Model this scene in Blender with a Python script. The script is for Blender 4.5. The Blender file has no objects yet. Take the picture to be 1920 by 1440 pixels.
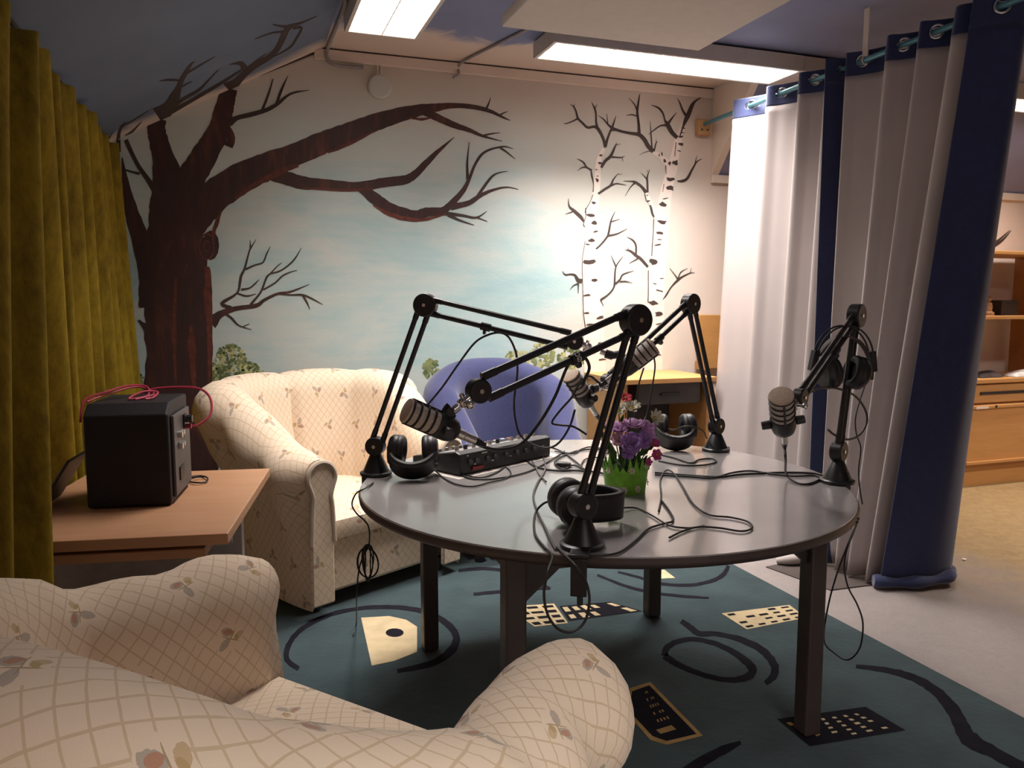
import bpy, math, random
from mathutils import Vector, Matrix

C = bpy.context.scene.collection
random.seed(7)

# ---------------------------------------------------------------- camera, world, light levels
CAM_H = 1.25
PITCH, YAW, FPX = 0.104, 0.337, 1468.0
cam_data = bpy.data.cameras.new('camera')
cam_data.sensor_width = 36.0
cam_data.lens = FPX / 1920.0 * 36.0
cam_data.clip_start = 0.02
cam = bpy.data.objects.new('camera', cam_data)
cam.location = (0, 0, CAM_H)
cam.rotation_euler = (math.pi / 2 - PITCH, 0, -YAW)
C.objects.link(cam)
bpy.context.scene.camera = cam

w = bpy.data.worlds.new('world')
bpy.context.scene.world = w
w.use_nodes = True
w.node_tree.nodes['Background'].inputs[0].default_value = (0.9, 0.8, 0.72, 1)
w.node_tree.nodes['Background'].inputs[1].default_value = 0.02

vs = bpy.context.scene.view_settings
vs.view_transform = 'Standard'
vs.look = 'None'
vs.gamma = 1.0
vs.exposure = 0.0
vs.use_curve_mapping = False

LIGHTS = {'wall_lamp': 22.0, 'long_lamp': 42.0, 'back_lamp': 54.0, 'far_lamp': 42.0}
WARM = (1.0, 0.925, 0.87)
WARM2 = (1.0, 0.86, 0.76)


def area_lamp(name, loc, sx, sy, watts, color=WARM, spread=108, rot=(0, 0, 0)):
    l = bpy.data.lights.new(name, 'AREA')
    l.shape = 'RECTANGLE'
    l.size, l.size_y = sx, sy
    l.energy = watts
    l.color = color
    l.spread = math.radians(spread)
    o = bpy.data.objects.new(name, l)
    o.location = loc
    o.rotation_euler = rot
    C.objects.link(o)
    return o


area_lamp('wall_luminaire_light', (0.675, 3.10, 2.455), 0.28, 1.15, LIGHTS['wall_lamp'])
area_lamp('long_luminaire_light', (2.17, 3.685, 2.455), 1.34, 0.20, LIGHTS['long_lamp'])
area_lamp('rear_luminaire_light', (0.9, -0.7, 2.455), 1.2, 0.28, LIGHTS['back_lamp'])
area_lamp('far_luminaire_light', (4.65, 3.70, 2.455), 1.4, 0.20, LIGHTS['far_lamp'] * .4, WARM2)
area_lamp('added_side_light', (4.9, 2.25, 2.455), 1.4, 0.20, LIGHTS['far_lamp'] * .7, WARM2)  # added lamp out of view, brightens the room with the bookcase

# ---------------------------------------------------------------- picture rays meeting real surfaces
CAM = Vector((0, 0, CAM_H))


def ray(px, py):
    x = (px - 960) / FPX
    y = -(py - 720) / FPX
    fy = math.cos(PITCH) + y * math.sin(PITCH)
    fz = -math.sin(PITCH) + y * math.cos(PITCH)
    return Vector((x * math.cos(YAW) + fy * math.sin(YAW), -x * math.sin(YAW) + fy * math.cos(YAW), fz))


def hit(px, py, p0, n):
    d = ray(px, py)
    n = Vector(n)
    return CAM + d * ((Vector(p0) - CAM).dot(n) / d.dot(n))


def atz(px, py, z):
    return hit(px, py, (0, 0, z), (0, 0, 1))


def aty(px, py, y):
    return hit(px, py, (0, y, 0), (0, 1, 0))


def atx(px, py, x):
    return hit(px, py, (x, 0, 0), (1, 0, 0))


def atplane(px, py, p0, deg):
    a = math.radians(deg)
    return hit(px, py, p0, (-math.sin(a), math.cos(a), 0))


# ---------------------------------------------------------------- materials
class X:
    """tiny arithmetic on shader sockets"""
    nt = None

    def __init__(s, v):
        s.v = v

    @staticmethod
    def op(o, *a):
        n = X.nt.nodes.new('ShaderNodeMath')
        n.operation = o
        for i, k in enumerate(a):
            if isinstance(k, X):
                k = k.v
            if isinstance(k, (int, float)):
                n.inputs[i].default_value = k
            else:
                X.nt.links.new(k, n.inputs[i])
        return X(n.outputs[0])

    def __add__(s, o): return X.op('ADD', s, o)
    def __radd__(s, o): return X.op('ADD', o, s)
    def __sub__(s, o): return X.op('SUBTRACT', s, o)
    def __rsub__(s, o): return X.op('SUBTRACT', o, s)
    def __mul__(s, o): return X.op('MULTIPLY', s, o)
    def __rmul__(s, o): return X.op('MULTIPLY', o, s)
    def __truediv__(s, o): return X.op('DIVIDE', s, o)
    def lt(s, o): return X.op('LESS_THAN', s, o)
    def gt(s, o): return X.op('GREATER_THAN', s, o)
    def fract(s): return X.op('FRACT', s)
    def floor(s): return X.op('FLOOR', s)
    def abs(s): return X.op('ABSOLUTE', s)
    def clamp(s): return X.op('MINIMUM', X.op('MAXIMUM', s, 0.0), 1.0)


def new_mat(name):
    m = bpy.data.materials.new(name)
    m.use_nodes = True
    nt = m.node_tree
    X.nt = nt
    b = nt.nodes['Principled BSDF']
    return m, nt, b


def node(nt, t, **k):
    n = nt.nodes.new(t)
    for a, v in k.items():
        setattr(n, a, v)
    return n


def noise(nt, vec, scale, detail=3.0, rough=0.5, distort=0.0):
    n = node(nt, 'ShaderNodeTexNoise')
    n.inputs['Scale'].default_value = scale
    n.inputs['Detail'].default_value = detail
    n.inputs['Roughness'].default_value = rough
    n.inputs['Distortion'].default_value = distort
    if vec is not None:
        nt.links.new(vec, n.inputs['Vector'])
    return n.outputs['Fac']


def ramp(nt, fac, stops):
    r = node(nt, 'ShaderNodeValToRGB')
    el = r.color_ramp.elements
    while len(el) < len(stops):
        el.new(0.5)
    for e, (p, c) in zip(el, stops):
        e.position = p
        e.color = tuple(c) + (1,)
    nt.links.new(fac.v if isinstance(fac, X) else fac, r.inputs[0])
    return r.outputs[0]


def mixc(nt, fac, a, b):
    n = node(nt, 'ShaderNodeMix', data_type='RGBA')
    f = fac.v if isinstance(fac, X) else fac
    if isinstance(f, (int, float)):
        n.inputs[0].default_value = f
    else:
        nt.links.new(f, n.inputs[0])
    for i, c in ((6, a), (7, b)):
        if isinstance(c, tuple):
            n.inputs[i].default_value = c + (1,)
        else:
            nt.links.new(c, n.inputs[i])
    return n.outputs[2]


def coords(nt, kind='Object', scale=None):
    t = node(nt, 'ShaderNodeTexCoord')
    o = t.outputs[kind]
    if scale:
        mp = node(nt, 'ShaderNodeMapping')
        mp.inputs['Scale'].default_value = scale
        nt.links.new(o, mp.inputs[0])
        o = mp.outputs[0]
    return o


def bump(nt, b, h, strength=0.2, dist=0.01):
    n = node(nt, 'ShaderNodeBump')
    n.inputs['Strength'].default_value = strength
    n.inputs['Distance'].default_value = dist
    nt.links.new(h.v if isinstance(h, X) else h, n.inputs['Height'])
    nt.links.new(n.outputs[0], b.inputs['Normal'])


MATS = {}


def plain(name, col, rough=0.5, metal=0.0, var=0.12, scale=18.0, stretch=None, bmp=0.0, sheen=0.0, spec=0.5):
    if name in MATS:
        return MATS[name]
    m, nt, b = new_mat(name)
    v = coords(nt, 'Object', stretch)
    f = noise(nt, v, scale)
    lo = tuple(c * (1 - var) for c in col)
    hi = tuple(min(1, c * (1 + var)) for c in col)
    nt.links.new(ramp(nt, f, [(0.3, lo), (0.7, hi)]), b.inputs['Base Color'])
    b.inputs['Roughness'].default_value = rough
    b.inputs['Metallic'].default_value = metal
    b.inputs['Specular IOR Level'].default_value = spec
    b.inputs['Sheen Weight'].default_value = sheen
    if bmp:
        bump(nt, b, noise(nt, v, scale * 6), bmp, 0.004)
    MATS[name] = m
    return m


def wood(name, c1, c2, stretch=(1.2, 14, 14), rough=0.42):
    m, nt, b = new_mat(name)
    v = coords(nt, 'Object', stretch)
    f = noise(nt, v, 2.2, 6, 0.6, 0.8)
    nt.links.new(ramp(nt, f, [(0.3, c1), (0.72, c2)]), b.inputs['Base Color'])
    b.inputs['Roughness'].default_value = rough
    MATS[name] = m
    return m


def emitter(name, col, s):
    m, nt, b = new_mat(name)
    b.inputs['Base Color'].default_value = (0.9, 0.9, 0.9, 1)
    b.inputs['Emission Color'].default_value = col + (1,)
    b.inputs['Emission Strength'].default_value = s
    MATS[name] = m
    return m


def fabric_floral(name):
    """cream cloth with a tan diagonal trellis and sprigs of leaves, laid out in metres on the UV map"""
    m, nt, b = new_mat(name)
    uv = node(nt, 'ShaderNodeUVMap').outputs[0]
    sep = node(nt, 'ShaderNodeSeparateXYZ')
    nt.links.new(uv, sep.inputs[0])
    wob = X(noise(nt, uv, 9.0, 2))
    u, v = X(sep.outputs[0]), X(sep.outputs[1])
    uu = u + (wob - 0.5) * 0.006
    P = 0.038
    a = ((uu + v * 0.85) / P).fract()
    c = ((uu - v * 0.85) / P).fract()
    lw = 0.445
    la = (a - 0.5).abs().gt(lw)
    lc = (c - 0.5).abs().gt(lw)
    line = X.op('MAXIMUM', la, lc)
    # sprig cells
    CU, CV = 0.175, 0.145
    row = (v / CV).floor()
    us = u / CU + row * 0.37
    col = us.floor()
    wn = node(nt, 'ShaderNodeTexWhiteNoise', noise_dimensions='2D')
    cb = node(nt, 'ShaderNodeCombineXYZ')
    nt.links.new(col.v, cb.inputs[0])
    nt.links.new(row.v, cb.inputs[1])
    nt.links.new(cb.outputs[0], wn.inputs['Vector'])
    rnd = X(wn.outputs['Value'])
    x = (us.fract() - 0.5) * CU + (rnd - 0.5) * 0.04
    y = ((v / CV).fract() - 0.5) * CV + (rnd * 7.3).fract() * 0.03 - 0.015
    ang = rnd * 6.28
    ca, sa = X.op('COSINE', ang), X.op('SINE', ang)
    xr = x * ca - y * sa
    yr = x * sa + y * ca
    jag = X(noise(nt, uv, 190.0, 2)) - 0.5

    def leaf(cx, cy, an, ra, rb, j=0.9):
        k, s = math.cos(an), math.sin(an)
        cx, cy, ra, rb = cx * .85, cy * .85, ra * .85, rb * .85
        dx, dy = xr - cx, yr - cy
        p = (dx * k + dy * s) / ra
        q = (dy * k - dx * s) / rb
        return (p * p + q * q + jag * j).lt(1.0)

    near = (xr * xr + yr * yr).lt(0.031 * 0.031)
    line = line * (1.0 - near)
    colr = mixc(nt, X(noise(nt, uv, 3.0)), (0.73, 0.585, 0.445), (0.79, 0.645, 0.50))
    colr = mixc(nt, line * 0.58, colr, (0.50, 0.36, 0.20))
    stem = X.op('MAXIMUM', leaf(0.004, 0.0, 0.5, 0.026, 0.0016, 0.2), leaf(0.0, 0.006, 2.0, 0.022, 0.0016, 0.2))
    colr = mixc(nt, stem * 0.8, colr, (0.33, 0.24, 0.12))
    for (cx, cy, an, ra, rb, cc, al) in (
            (-0.017, 0.004, 0.4, 0.017, 0.011, (0.34, 0.29, 0.24), 0.75),
            (-0.015, 0.006, 0.7, 0.012, 0.0065, (0.46, 0.22, 0.13), 0.8),
            (0.006, -0.019, 1.9, 0.017, 0.010, (0.36, 0.30, 0.25), 0.75),
            (0.013, 0.021, 1.3, 0.014, 0.009, (0.50, 0.34, 0.17), 0.75),
            (0.013, 0.013, 1.3, 0.006, 0.008, (0.46, 0.34, 0.16), 0.9)):
        colr = mixc(nt, leaf(cx, cy, an, ra, rb) * al, colr, cc)
    nt.links.new(colr, b.inputs['Base Color'])
    b.inputs['Roughness'].default_value = 0.85
    b.inputs['Sheen Weight'].default_value = 0.15
    b.inputs['Specular IOR Level'].default_value = 0.2
    bump(nt, b, noise(nt, uv, 420.0, 2), 0.25, 0.002)
    MATS[name] = m
    return m


def velvet(name, lo, hi):
    m, nt, b = new_mat(name)
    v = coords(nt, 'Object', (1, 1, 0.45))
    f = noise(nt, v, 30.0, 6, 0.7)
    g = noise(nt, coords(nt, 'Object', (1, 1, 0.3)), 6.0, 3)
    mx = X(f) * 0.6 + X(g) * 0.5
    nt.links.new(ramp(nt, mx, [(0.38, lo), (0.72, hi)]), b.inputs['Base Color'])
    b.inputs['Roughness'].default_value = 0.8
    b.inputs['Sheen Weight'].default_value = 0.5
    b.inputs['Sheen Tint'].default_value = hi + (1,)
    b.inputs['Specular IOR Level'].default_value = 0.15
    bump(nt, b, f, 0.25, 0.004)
    MATS[name] = m
    return m


# ---------------------------------------------------------------- mesh building
class MB:
    def __init__(s):
        s.v, s.f, s.m, s.uv = [], [], [], []

    def add(s, vs, fs, m=0, uvs=None):
        o = len(s.v)
        s.v += [tuple(p) for p in vs]
        for f in fs:
            s.f.append([i + o for i in f])
            s.m.append(m)
            s.uv.append([uvs[i] for i in f] if uvs else None)
        return s

    def box(s, lo, hi, m=0, M=None):
        x0, y0, z0 = lo
        x1, y1, z1 = hi
        vs = [Vector(p) for p in ((x0, y0, z0), (x1, y0, z0), (x1, y1, z0), (x0, y1, z0), (x0, y0, z1), (x1, y0, z1), (x1, y1, z1), (x0, y1, z1))]
        if M:
            vs = [M @ p for p in vs]
        return s.add(vs, [(0, 3, 2, 1), (4, 5, 6, 7), (0, 1, 5, 4), (1, 2, 6, 5), (2, 3, 7, 6), (3, 0, 4, 7)], m)

    def lathe(s, prof, n=24, m=0, M=None, close=True):
        vs, fs = [], []
        for (r, z) in prof:
            for i in range(n):
                a = 2 * math.pi * i / n
                vs.append(Vector((r * math.cos(a), r * math.sin(a), z)))
        k = len(prof)
        for j in range(k - 1):
            for i in range(n):
                i2 = (i + 1) % n
                fs.append((j * n + i, j * n + i2, (j + 1) * n + i2, (j + 1) * n + i))
        if close:
            fs.append(tuple(reversed(range(n))))
            fs.append(tuple(range((k - 1) * n, k * n)))
        if M:
            vs = [M @ p for p in vs]
        return s.add(vs, fs, m)

    def cyl(s, p, q, r, r2=None, n=16, m=0):
        p, q = Vector(p), Vector(q)
        d = q - p
        M = Matrix.Translation(p) @ d.to_track_quat('Z', 'Y').to_matrix().to_4x4()
        return s.lathe([(r, 0), (r if r2 is None else r2, d.length)], n, m, M)

    def tube(s, pts, r, n=8, m=0, closed=False, flat=1.0):
        pts = [Vector(p) for p in pts]
        k = len(pts)
        vs, fs = [], []
        up = Vector((0.0, 0.0, 1.0))
        prev = None
        for i, p in enumerate(pts):
            if closed:
                t = pts[(i + 1) % k] - pts[i - 1]
            else:
                t = pts[min(i + 1, k - 1)] - pts[max(i - 1, 0)]
            if t.length < 1e-9:
                t = Vector((0, 0, 1))
            t.normalize()
            if prev is None:
                a = t.cross(up)
                if a.length < 1e-3:
                    a = t.cross(Vector((1, 0, 0)))
            else:
                a = prev - t * prev.dot(t)
                if a.length < 1e-6:
                    a = t.cross(up)
            a.normalize()
            prev = a
            bb = t.cross(a)
            rr = r[i] if isinstance(r, (list, tuple)) else r
            for j in range(n):
                th = 2 * math.pi * j / n
                vs.append(p + a * rr * math.cos(th) + bb * rr * flat * math.sin(th))
        rng = k if closed else k - 1
        for i in range(rng):
            i2 = (i + 1) % k
            for j in range(n):
                j2 = (j + 1) % n
                fs.append((i * n + j, i * n + j2, i2 * n + j2, i2 * n + j))
        if not closed:
            fs.append(tuple(reversed(range(n))))
            fs.append(tuple(range((k - 1) * n, k * n)))
        return s.add(vs, fs, m)

    def torus(s, R, r, M=None, n=28, k=8, m=0):
        M = M or Matrix()
        pts = [M @ Vector((R * math.cos(2 * math.pi * i / n), R * math.sin(2 * math.pi * i / n), 0)) for i in range(n)]
        return s.tube(pts, r, k, m, True)

    def ball(s, c, rx, ry=None, rz=None, n=16, k=10, m=0, M=None):
        ry = rx if ry is None else ry
        rz = rx if rz is None else rz
        c = Vector(c)
        vs, fs = [], []
        for j in range(k + 1):
            ph = math.pi * (j / k - 0.5)
            ph = max(min(ph, math.pi / 2 - 0.02), -math.pi / 2 + 0.02)
            for i in range(n):
                a = 2 * math.pi * i / n
                p = Vector((rx * math.cos(ph) * math.cos(a), ry * math.cos(ph) * math.sin(a), rz * math.sin(ph)))
                vs.append((M @ p if M else p) + c)
        for j in range(k):
            for i in range(n):
                i2 = (i + 1) % n
                fs.append((j * n + i, j * n + i2, (j + 1) * n + i2, (j + 1) * n + i))
        fs.append(tuple(reversed(range(n))))
        fs.append(tuple(range(k * n, (k + 1) * n)))
        return s.add(vs, fs, m)

    def grid(s, rows, m=0, uvs=None, wrap=False):
        h, wd = len(rows), len(rows[0])
        vs = [p for r in rows for p in r]
        uu = [p for r in uvs for p in r] if uvs else None
        fs = []
        for j in range(h - 1):
            for i in range(wd if wrap else wd - 1):
                i2 = (i + 1) % wd
                fs.append((j * wd + i, j * wd + i2, (j + 1) * wd + i2, (j + 1) * wd + i))
        return s.add(vs, fs, m, uu)

    def prism(s, poly, axis, a, b, m=0, M=None):
        """extrude a 2-D outline along an axis from a to b"""
        def put(p, t):
            if axis == 'z':
                return Vector((p[0], p[1], t))
            if axis == 'y':
                return Vector((p[0], t, p[1]))
            return Vector((t, p[0], p[1]))
        n = len(poly)
        vs = [put(p, a) for p in poly] + [put(p, b) for p in poly]
        if M:
            vs = [M @ p for p in vs]
        fs = [tuple(range(n)), tuple(reversed(range(n, 2 * n)))]
        fs += [(i, i + n, (i + 1) % n + n, (i + 1) % n) for i in range(n)]
        return s.add(vs, fs, m)

    def build(s, name, mats, parent=None, origin=(0, 0, 0), smooth=40, bevel=0.0, seg=2, subsurf=0, solid=0.0, solid_mat=0, weld=False):
        me = bpy.data.meshes.new(name)
        o0 = Vector(origin)
        me.from_pydata([tuple(Vector(p) - o0) for p in s.v], [], s.f)
        if not isinstance(mats, (list, tuple)):
            mats = [mats]
        for mm in mats:
            me.materials.append(mm)
        for p, mi in zip(me.polygons, s.m):
            p.material_index = mi
        if any(u is not None for u in s.uv):
            ul = me.uv_layers.new(name='UVMap')
            for p, u in zip(me.polygons, s.uv):
                for k, li in enumerate(p.loop_indices):
                    ul.data[li].uv = u[k] if u else (0, 0)
        import bmesh
        bm = bmesh.new()
        bm.from_mesh(me)
        if weld:
            bmesh.ops.remove_doubles(bm, verts=bm.verts, dist=1e-5)
        if not solid and not getattr(s, 'sheet', False):
            bmesh.ops.recalc_face_normals(bm, faces=bm.faces)
        bm.to_mesh(me)
        bm.free()
        if smooth:
            for p in me.polygons:
                p.use_smooth = True
            me.set_sharp_from_angle(angle=math.radians(smooth))
        ob = bpy.data.objects.new(name, me)
        C.objects.link(ob)
        if parent is not None:
            ob.parent = parent
        else:
            ob.location = o0
        if bevel:
            md = ob.modifiers.new('bevel', 'BEVEL')
            md.width = bevel
            md.segments = seg
            md.limit_method = 'ANGLE'
            md.angle_limit = math.radians(38)
            md.harden_normals = False
        if solid:
            md = ob.modifiers.new('solid', 'SOLIDIFY')
            md.thickness = solid
            md.offset = 0
            md.material_offset = solid_mat
        if subsurf:
            md = ob.modifiers.new('sub', 'SUBSURF')
            md.levels = subsurf
            md.render_levels = subsurf
        return ob


def thing(name, label, cat, loc=(0, 0, 0), rotz=0.0, group=None):
    o = bpy.data.objects.new(name, None)
    o.empty_display_size = 0.1
    C.objects.link(o)
    o.location = loc
    o.rotation_euler = (0, 0, rotz)
    return tag(o, label, cat, group)


def tag(o, label, cat, group=None):
    o['label'] = label
    o['category'] = cat
    if group:
        o['group'] = group
    return o


def struct(o):
    o['kind'] = 'structure'
    return o


def spline(pts, sub=6, closed=False):
    pts = [Vector(p) for p in pts]
    out = []
    n = len(pts)
    for i in range(n if closed else n - 1):
        if closed:
            p0, p1, p2, p3 = pts[i - 1], pts[i], pts[(i + 1) % n], pts[(i + 2) % n]
        else:
            p0, p1, p2, p3 = pts[max(i - 1, 0)], pts[i], pts[i + 1], pts[min(i + 2, n - 1)]
        for k in range(sub):
            t = k / sub
            out.append(0.5 * ((2 * p1) + (p2 - p0) * t + (2 * p0 - 5 * p1 + 4 * p2 - p3) * t * t + (3 * p1 - p0 - 3 * p2 + p3) * t ** 3))
    if not closed:
        out.append(pts[-1])
    return out


def frame(p, z, xhint=(0, 0, 1)):
    """matrix at p whose z axis points along z"""
    z = Vector(z).normalized()
    x = Vector(xhint) - z * Vector(xhint).dot(z)
    if x.length < 1e-4:
        x = Vector((1, 0, 0)) - z * z.x
    x.normalize()
    y = z.cross(x)
    M = Matrix((x, y, z)).transposed().to_4x4()
    M.translation = Vector(p)
    return M


def lerp(a, b, t):
    return a + (b - a) * t


def smoothstep(t):
    t = max(0, min(1, t))
    return t * t * (3 - 2 * t)
# ---------------------------------------------------------------- the room
WY, CZ, LX, RX, FY = 4.30, 2.56, -0.80, 6.3, -2.4
AX, DX, KZ, SY = 0.473, 2.82, 2.04, 3.87          # slope edge, dormer corner, knee height, slope front edge
SL = 0.532
LZ = CZ - (AX - LX) * SL

cream = plain('cream_paint', (0.72, 0.60, 0.52), 0.75, var=0.05, scale=5)
dark_gap = plain('dark_gap', (0.06, 0.04, 0.035), 0.9)
bark = None


def mural_mat():
    m, nt, b = new_mat('mural_sky')
    t = node(nt, 'ShaderNodeTexCoord').outputs['Object']
    sep = node(nt, 'ShaderNodeSeparateXYZ')
    nt.links.new(t, sep.inputs[0])
    x, z = X(sep.outputs[0]), X(sep.outputs[2])
    v = coords(nt, 'Object', (0.8, 1, 1.9))
    f = X(noise(nt, v, 1.7, 5, 0.6, 0.6))
    g = X(noise(nt, coords(nt, 'Object', (0.5, 1, 4.0)), 7, 4, 0.65))
    mid = 1.0 - ((z - 1.35) / 1.15).abs()                      # bluest at eye level
    k = (f * 1.5 - 0.62 + mid * 0.5 + (g - 0.5) * 0.5 - X.op('MAXIMUM', x - 1.5, 0.0) * 0.55)
    col = ramp(nt, k.clamp(), [(0.05, (0.58, 0.58, 0.535)), (0.35, (0.555, 0.61, 0.59)), (0.65, (0.42, 0.565, 0.57)), (1.0, (0.34, 0.51, 0.54))])
    plainw = mixc(nt, X(noise(nt, t, 4.0)), (0.74, 0.62, 0.55), (0.78, 0.66, 0.585))
    side = ((x - 2.35) * 2.2 + (f - 0.5)).clamp()
    col = mixc(nt, side, col, plainw)
    top = ((z - 2.12) * 3.0 + (f - 0.5) * 1.4).clamp()
    col = mixc(nt, top * 0.85, col, (0.62, 0.53, 0.46))
    nt.links.new(col, b.inputs['Base Color'])
    b.inputs['Roughness'].default_value = 0.7
    b.inputs['Specular IOR Level'].default_value = 0.25
    bump(nt, b, noise(nt, coords(nt, 'Object', (1, 1, 3)), 40, 4), 0.12, 0.004)
    return m


def cloud_ceiling(name, edge, amp, base):
    m, nt, b = new_mat(name)
    t = node(nt, 'ShaderNodeTexCoord').outputs['Object']
    sep = node(nt, 'ShaderNodeSeparateXYZ')
    nt.links.new(t, sep.inputs[0])
    f = X(noise(nt, t, 2.6, 4, 0.55, 0.9))
    k = ((X(sep.outputs[1]) - edge + (f - 0.5) * amp) * 9.0).clamp()
    g = noise(nt, t, 1.6, 4, 0.6)
    sky = ramp(nt, g, [(0.3, tuple(c * 0.86 for c in base)), (0.7, tuple(c * 1.12 for c in base))])
    nt.links.new(mixc(nt, k, sky, (0.66, 0.54, 0.47)), b.inputs['Base Color'])
    b.inputs['Roughness'].default_value = 0.75
    b.inputs['Specular IOR Level'].default_value = 0.2
    return m


def bark_mat():
    m, nt, b = new_mat('mural_bark')
    v = coords(nt, 'Object', (5, 1, 0.9))
    f = X(noise(nt, v, 3.2, 5, 0.65, 1.0))
    g = X(noise(nt, coords(nt, 'Object'), 2.0, 2))
    nt.links.new(ramp(nt, (f * 0.75 + g * 0.4), [(0.35, (0.022, 0.012, 0.013)), (0.62, (0.055, 0.02, 0.017)), (0.8, (0.15, 0.042, 0.025))]), b.inputs['Base Color'])
    b.inputs['Roughness'].default_value = 0.6
    return m


M_SKY = mural_mat()
M_BARK = bark_mat()
M_TWIG = plain('mural_twig', (0.045, 0.025, 0.02), 0.65)
M_RED = plain('mural_bark_red', (0.12, 0.03, 0.018), 0.65, var=0.4, scale=30)
M_BIRCH = plain('mural_birch_white', (0.80, 0.70, 0.64), 0.7, var=0.06)
M_INK = plain('mural_birch_black', (0.05, 0.032, 0.028), 0.7)
M_G1 = plain('mural_leaf_dark', (0.10, 0.14, 0.05), 0.7, var=0.3)
M_G2 = plain('mural_leaf_mid', (0.22, 0.25, 0.10), 0.7, var=0.3)
M_G3 = plain('mural_leaf_pale', (0.50, 0.48, 0.22), 0.7, var=0.2)
M_PURPLE = plain('lavender_paint', (0.25, 0.265, 0.43), 0.75, var=0.06, scale=4)
M_WHITEWALL = plain('white_paint', (0.76, 0.66, 0.58), 0.7, var=0.04, scale=5)

wallm = MB()
wallm.add([(LX, WY, 0), (RX, WY, 0), (RX, WY, KZ), (DX, WY, KZ), (DX, WY, CZ), (AX, WY, CZ), (LX, WY, LZ)], [(0, 1, 2, 3, 4, 5, 6)], 0)
slopem = MB()
slopem.add([(LX, FY, LZ), (LX, WY, LZ), (AX, WY, CZ), (AX, FY, CZ)], [(0, 1, 2, 3)], 0)
SN = Vector((SL, 0, -1)).normalized()
SP = Vector((AX, 0, CZ))
LAY = [0.0]


def on_wall(px, py):
    return aty(px, py, WY - 0.0012 - LAY[0])


def on_slope(px, py):
    return hit(px, py, SP + SN * (0.0012 + LAY[0]), SN)


def strip(mb, put, pts, mat, sub=5, rag=0.0):
    LAY[0] += 0.000012
    P = spline([(p[0], p[1], p[2]) for p in pts], sub)
    L, R = [], []
    for i, p in enumerate(P):
        t = P[min(i + 1, len(P) - 1)] - P[max(i - 1, 0)]
        n = Vector((-t.y, t.x)).normalized()
        wl = max(p.z, 0.8) * 0.5
        a = wl * (1 + random.uniform(-rag, rag))
        c = wl * (1 + random.uniform(-rag, rag))
        L.append(put(p.x + n.x * a, p.y + n.y * a))
        R.append(put(p.x - n.x * c, p.y - n.y * c))
    mb.add(L + R, [(i, i + 1, len(L) + i + 1, len(L) + i) for i in range(len(L) - 1)], mat)


def blot(mb, put, pts, mat):
    mb.add([put(x, y) for x, y in pts], [tuple(range(len(pts)))], mat)


def dab(mb, put, x, y, rx, ry, mat, an=0.0, n=7, jit=0.0):
    pts = []
    for i in range(n):
        a = 2 * math.pi * i / n
        k = 1 + random.uniform(-jit, jit)
        u, v = rx * k * math.cos(a), ry * k * math.sin(a)
        pts.append((x + u * math.cos(an) - v * math.sin(an), y + u * math.sin(an) + v * math.cos(an)))
    blot(mb, put, pts, mat)


# painted bushes low on the wall
for (bx, by, bw, bh, nn, pal) in ((432, 690, 32, 50, 330, (3, 4, 4, 5)), (468, 705, 24, 28, 160, (3, 4, 5)), (412, 722, 18, 42, 170, (3, 4, 3)),
                                   (808, 690, 14, 20, 60, (3, 4)), (970, 672, 22, 20, 90, (5, 5, 4)), (1018, 664, 22, 26, 90, (4, 5, 4)),
                                   (1070, 672, 26, 22, 90, (5, 4, 3)), (265, 720, 8, 20, 14, (3, 4))):
    for i in range(nn):
        LAY[0] = 0.00001 * (i % 30)
        a, r = random.uniform(0, 6.28), math.sqrt(random.random())
        s = random.uniform(1.5, 3.8)
        dab(wallm, on_wall, bx + bw * r * math.cos(a), by + bh * r * math.sin(a) * (1 if r < .7 else .9), s, s * random.uniform(.9, 1.7), random.choice(pal), random.uniform(0, 3))
LAY[0] = 0.0005
# big bare tree: (x, y, width) along each limb
W_TREE = [
    ([(345, 1000, 150), (338, 880, 138), (334, 760, 126), (335, 650, 124), (333, 560, 126), (330, 480, 116), (326, 420, 98), (324, 370, 84), (320, 330, 66)], 1),
    ([(318, 345, 62), (307, 300, 44), (297, 262, 36), (293, 240, 34), (298, 222, 30)], 1),
    ([(340, 385, 62), (352, 345, 56), (378, 300, 50), (397, 268, 44), (412, 238, 40), (420, 205, 36), (425, 185, 33), (430, 166, 32)], 1),
    ([(330, 430, 96), (365, 400, 74), (405, 365, 62), (450, 335, 58), (500, 312, 52), (545, 293, 42), (600, 270, 42), (640, 254, 38), (680, 238, 34), (730, 221, 30), (780, 208, 23), (810, 203, 17), (850, 198, 10), (890, 201, 9), (920, 209, 7), (945, 221, 4), (957, 226, 1)], 1),
    ([(488, 318, 22), (512, 326, 26), (540, 335, 26), (570, 343, 24), (620, 347, 20), (670, 350, 18), (720, 342, 18), (760, 337, 17), (780, 325, 14), (800, 305, 12), (820, 285, 8), (852, 257, 1)], 1),
    ([(650, 346, 10), (675, 352, 16), (700, 370, 22), (730, 392, 24), (775, 405, 22), (800, 398, 18), (830, 395, 14), (850, 378, 12), (870, 355, 9), (882, 330, 6), (890, 310, 5), (903, 290, 5), (920, 280, 4), (945, 275, 3), (962, 279, 1)], 1),
    ([(785, 203, 16), (815, 218, 14), (850, 234, 12), (880, 244, 8), (905, 255, 5), (942, 265, 1)], 1),
    ([(845, 388, 12), (878, 381, 10), (900, 367, 8), (925, 356, 5), (950, 351, 3), (972, 355, 1)], 1),
    ([(290, 575, 60), (284, 515, 48), (266, 455, 36), (249, 405, 27), (238, 360, 18), (232, 320, 8), (229, 295, 2)], 1),
    ([(395, 606, 26), (412, 590, 14), (440, 579, 9), (480, 573, 8), (495, 563, 6), (520, 551, 5), (545, 547, 4), (580, 533, 1)], 1),
    ([(428, 275, 18), (434, 258, 14), (430, 240, 6)], 1),
]
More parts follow.
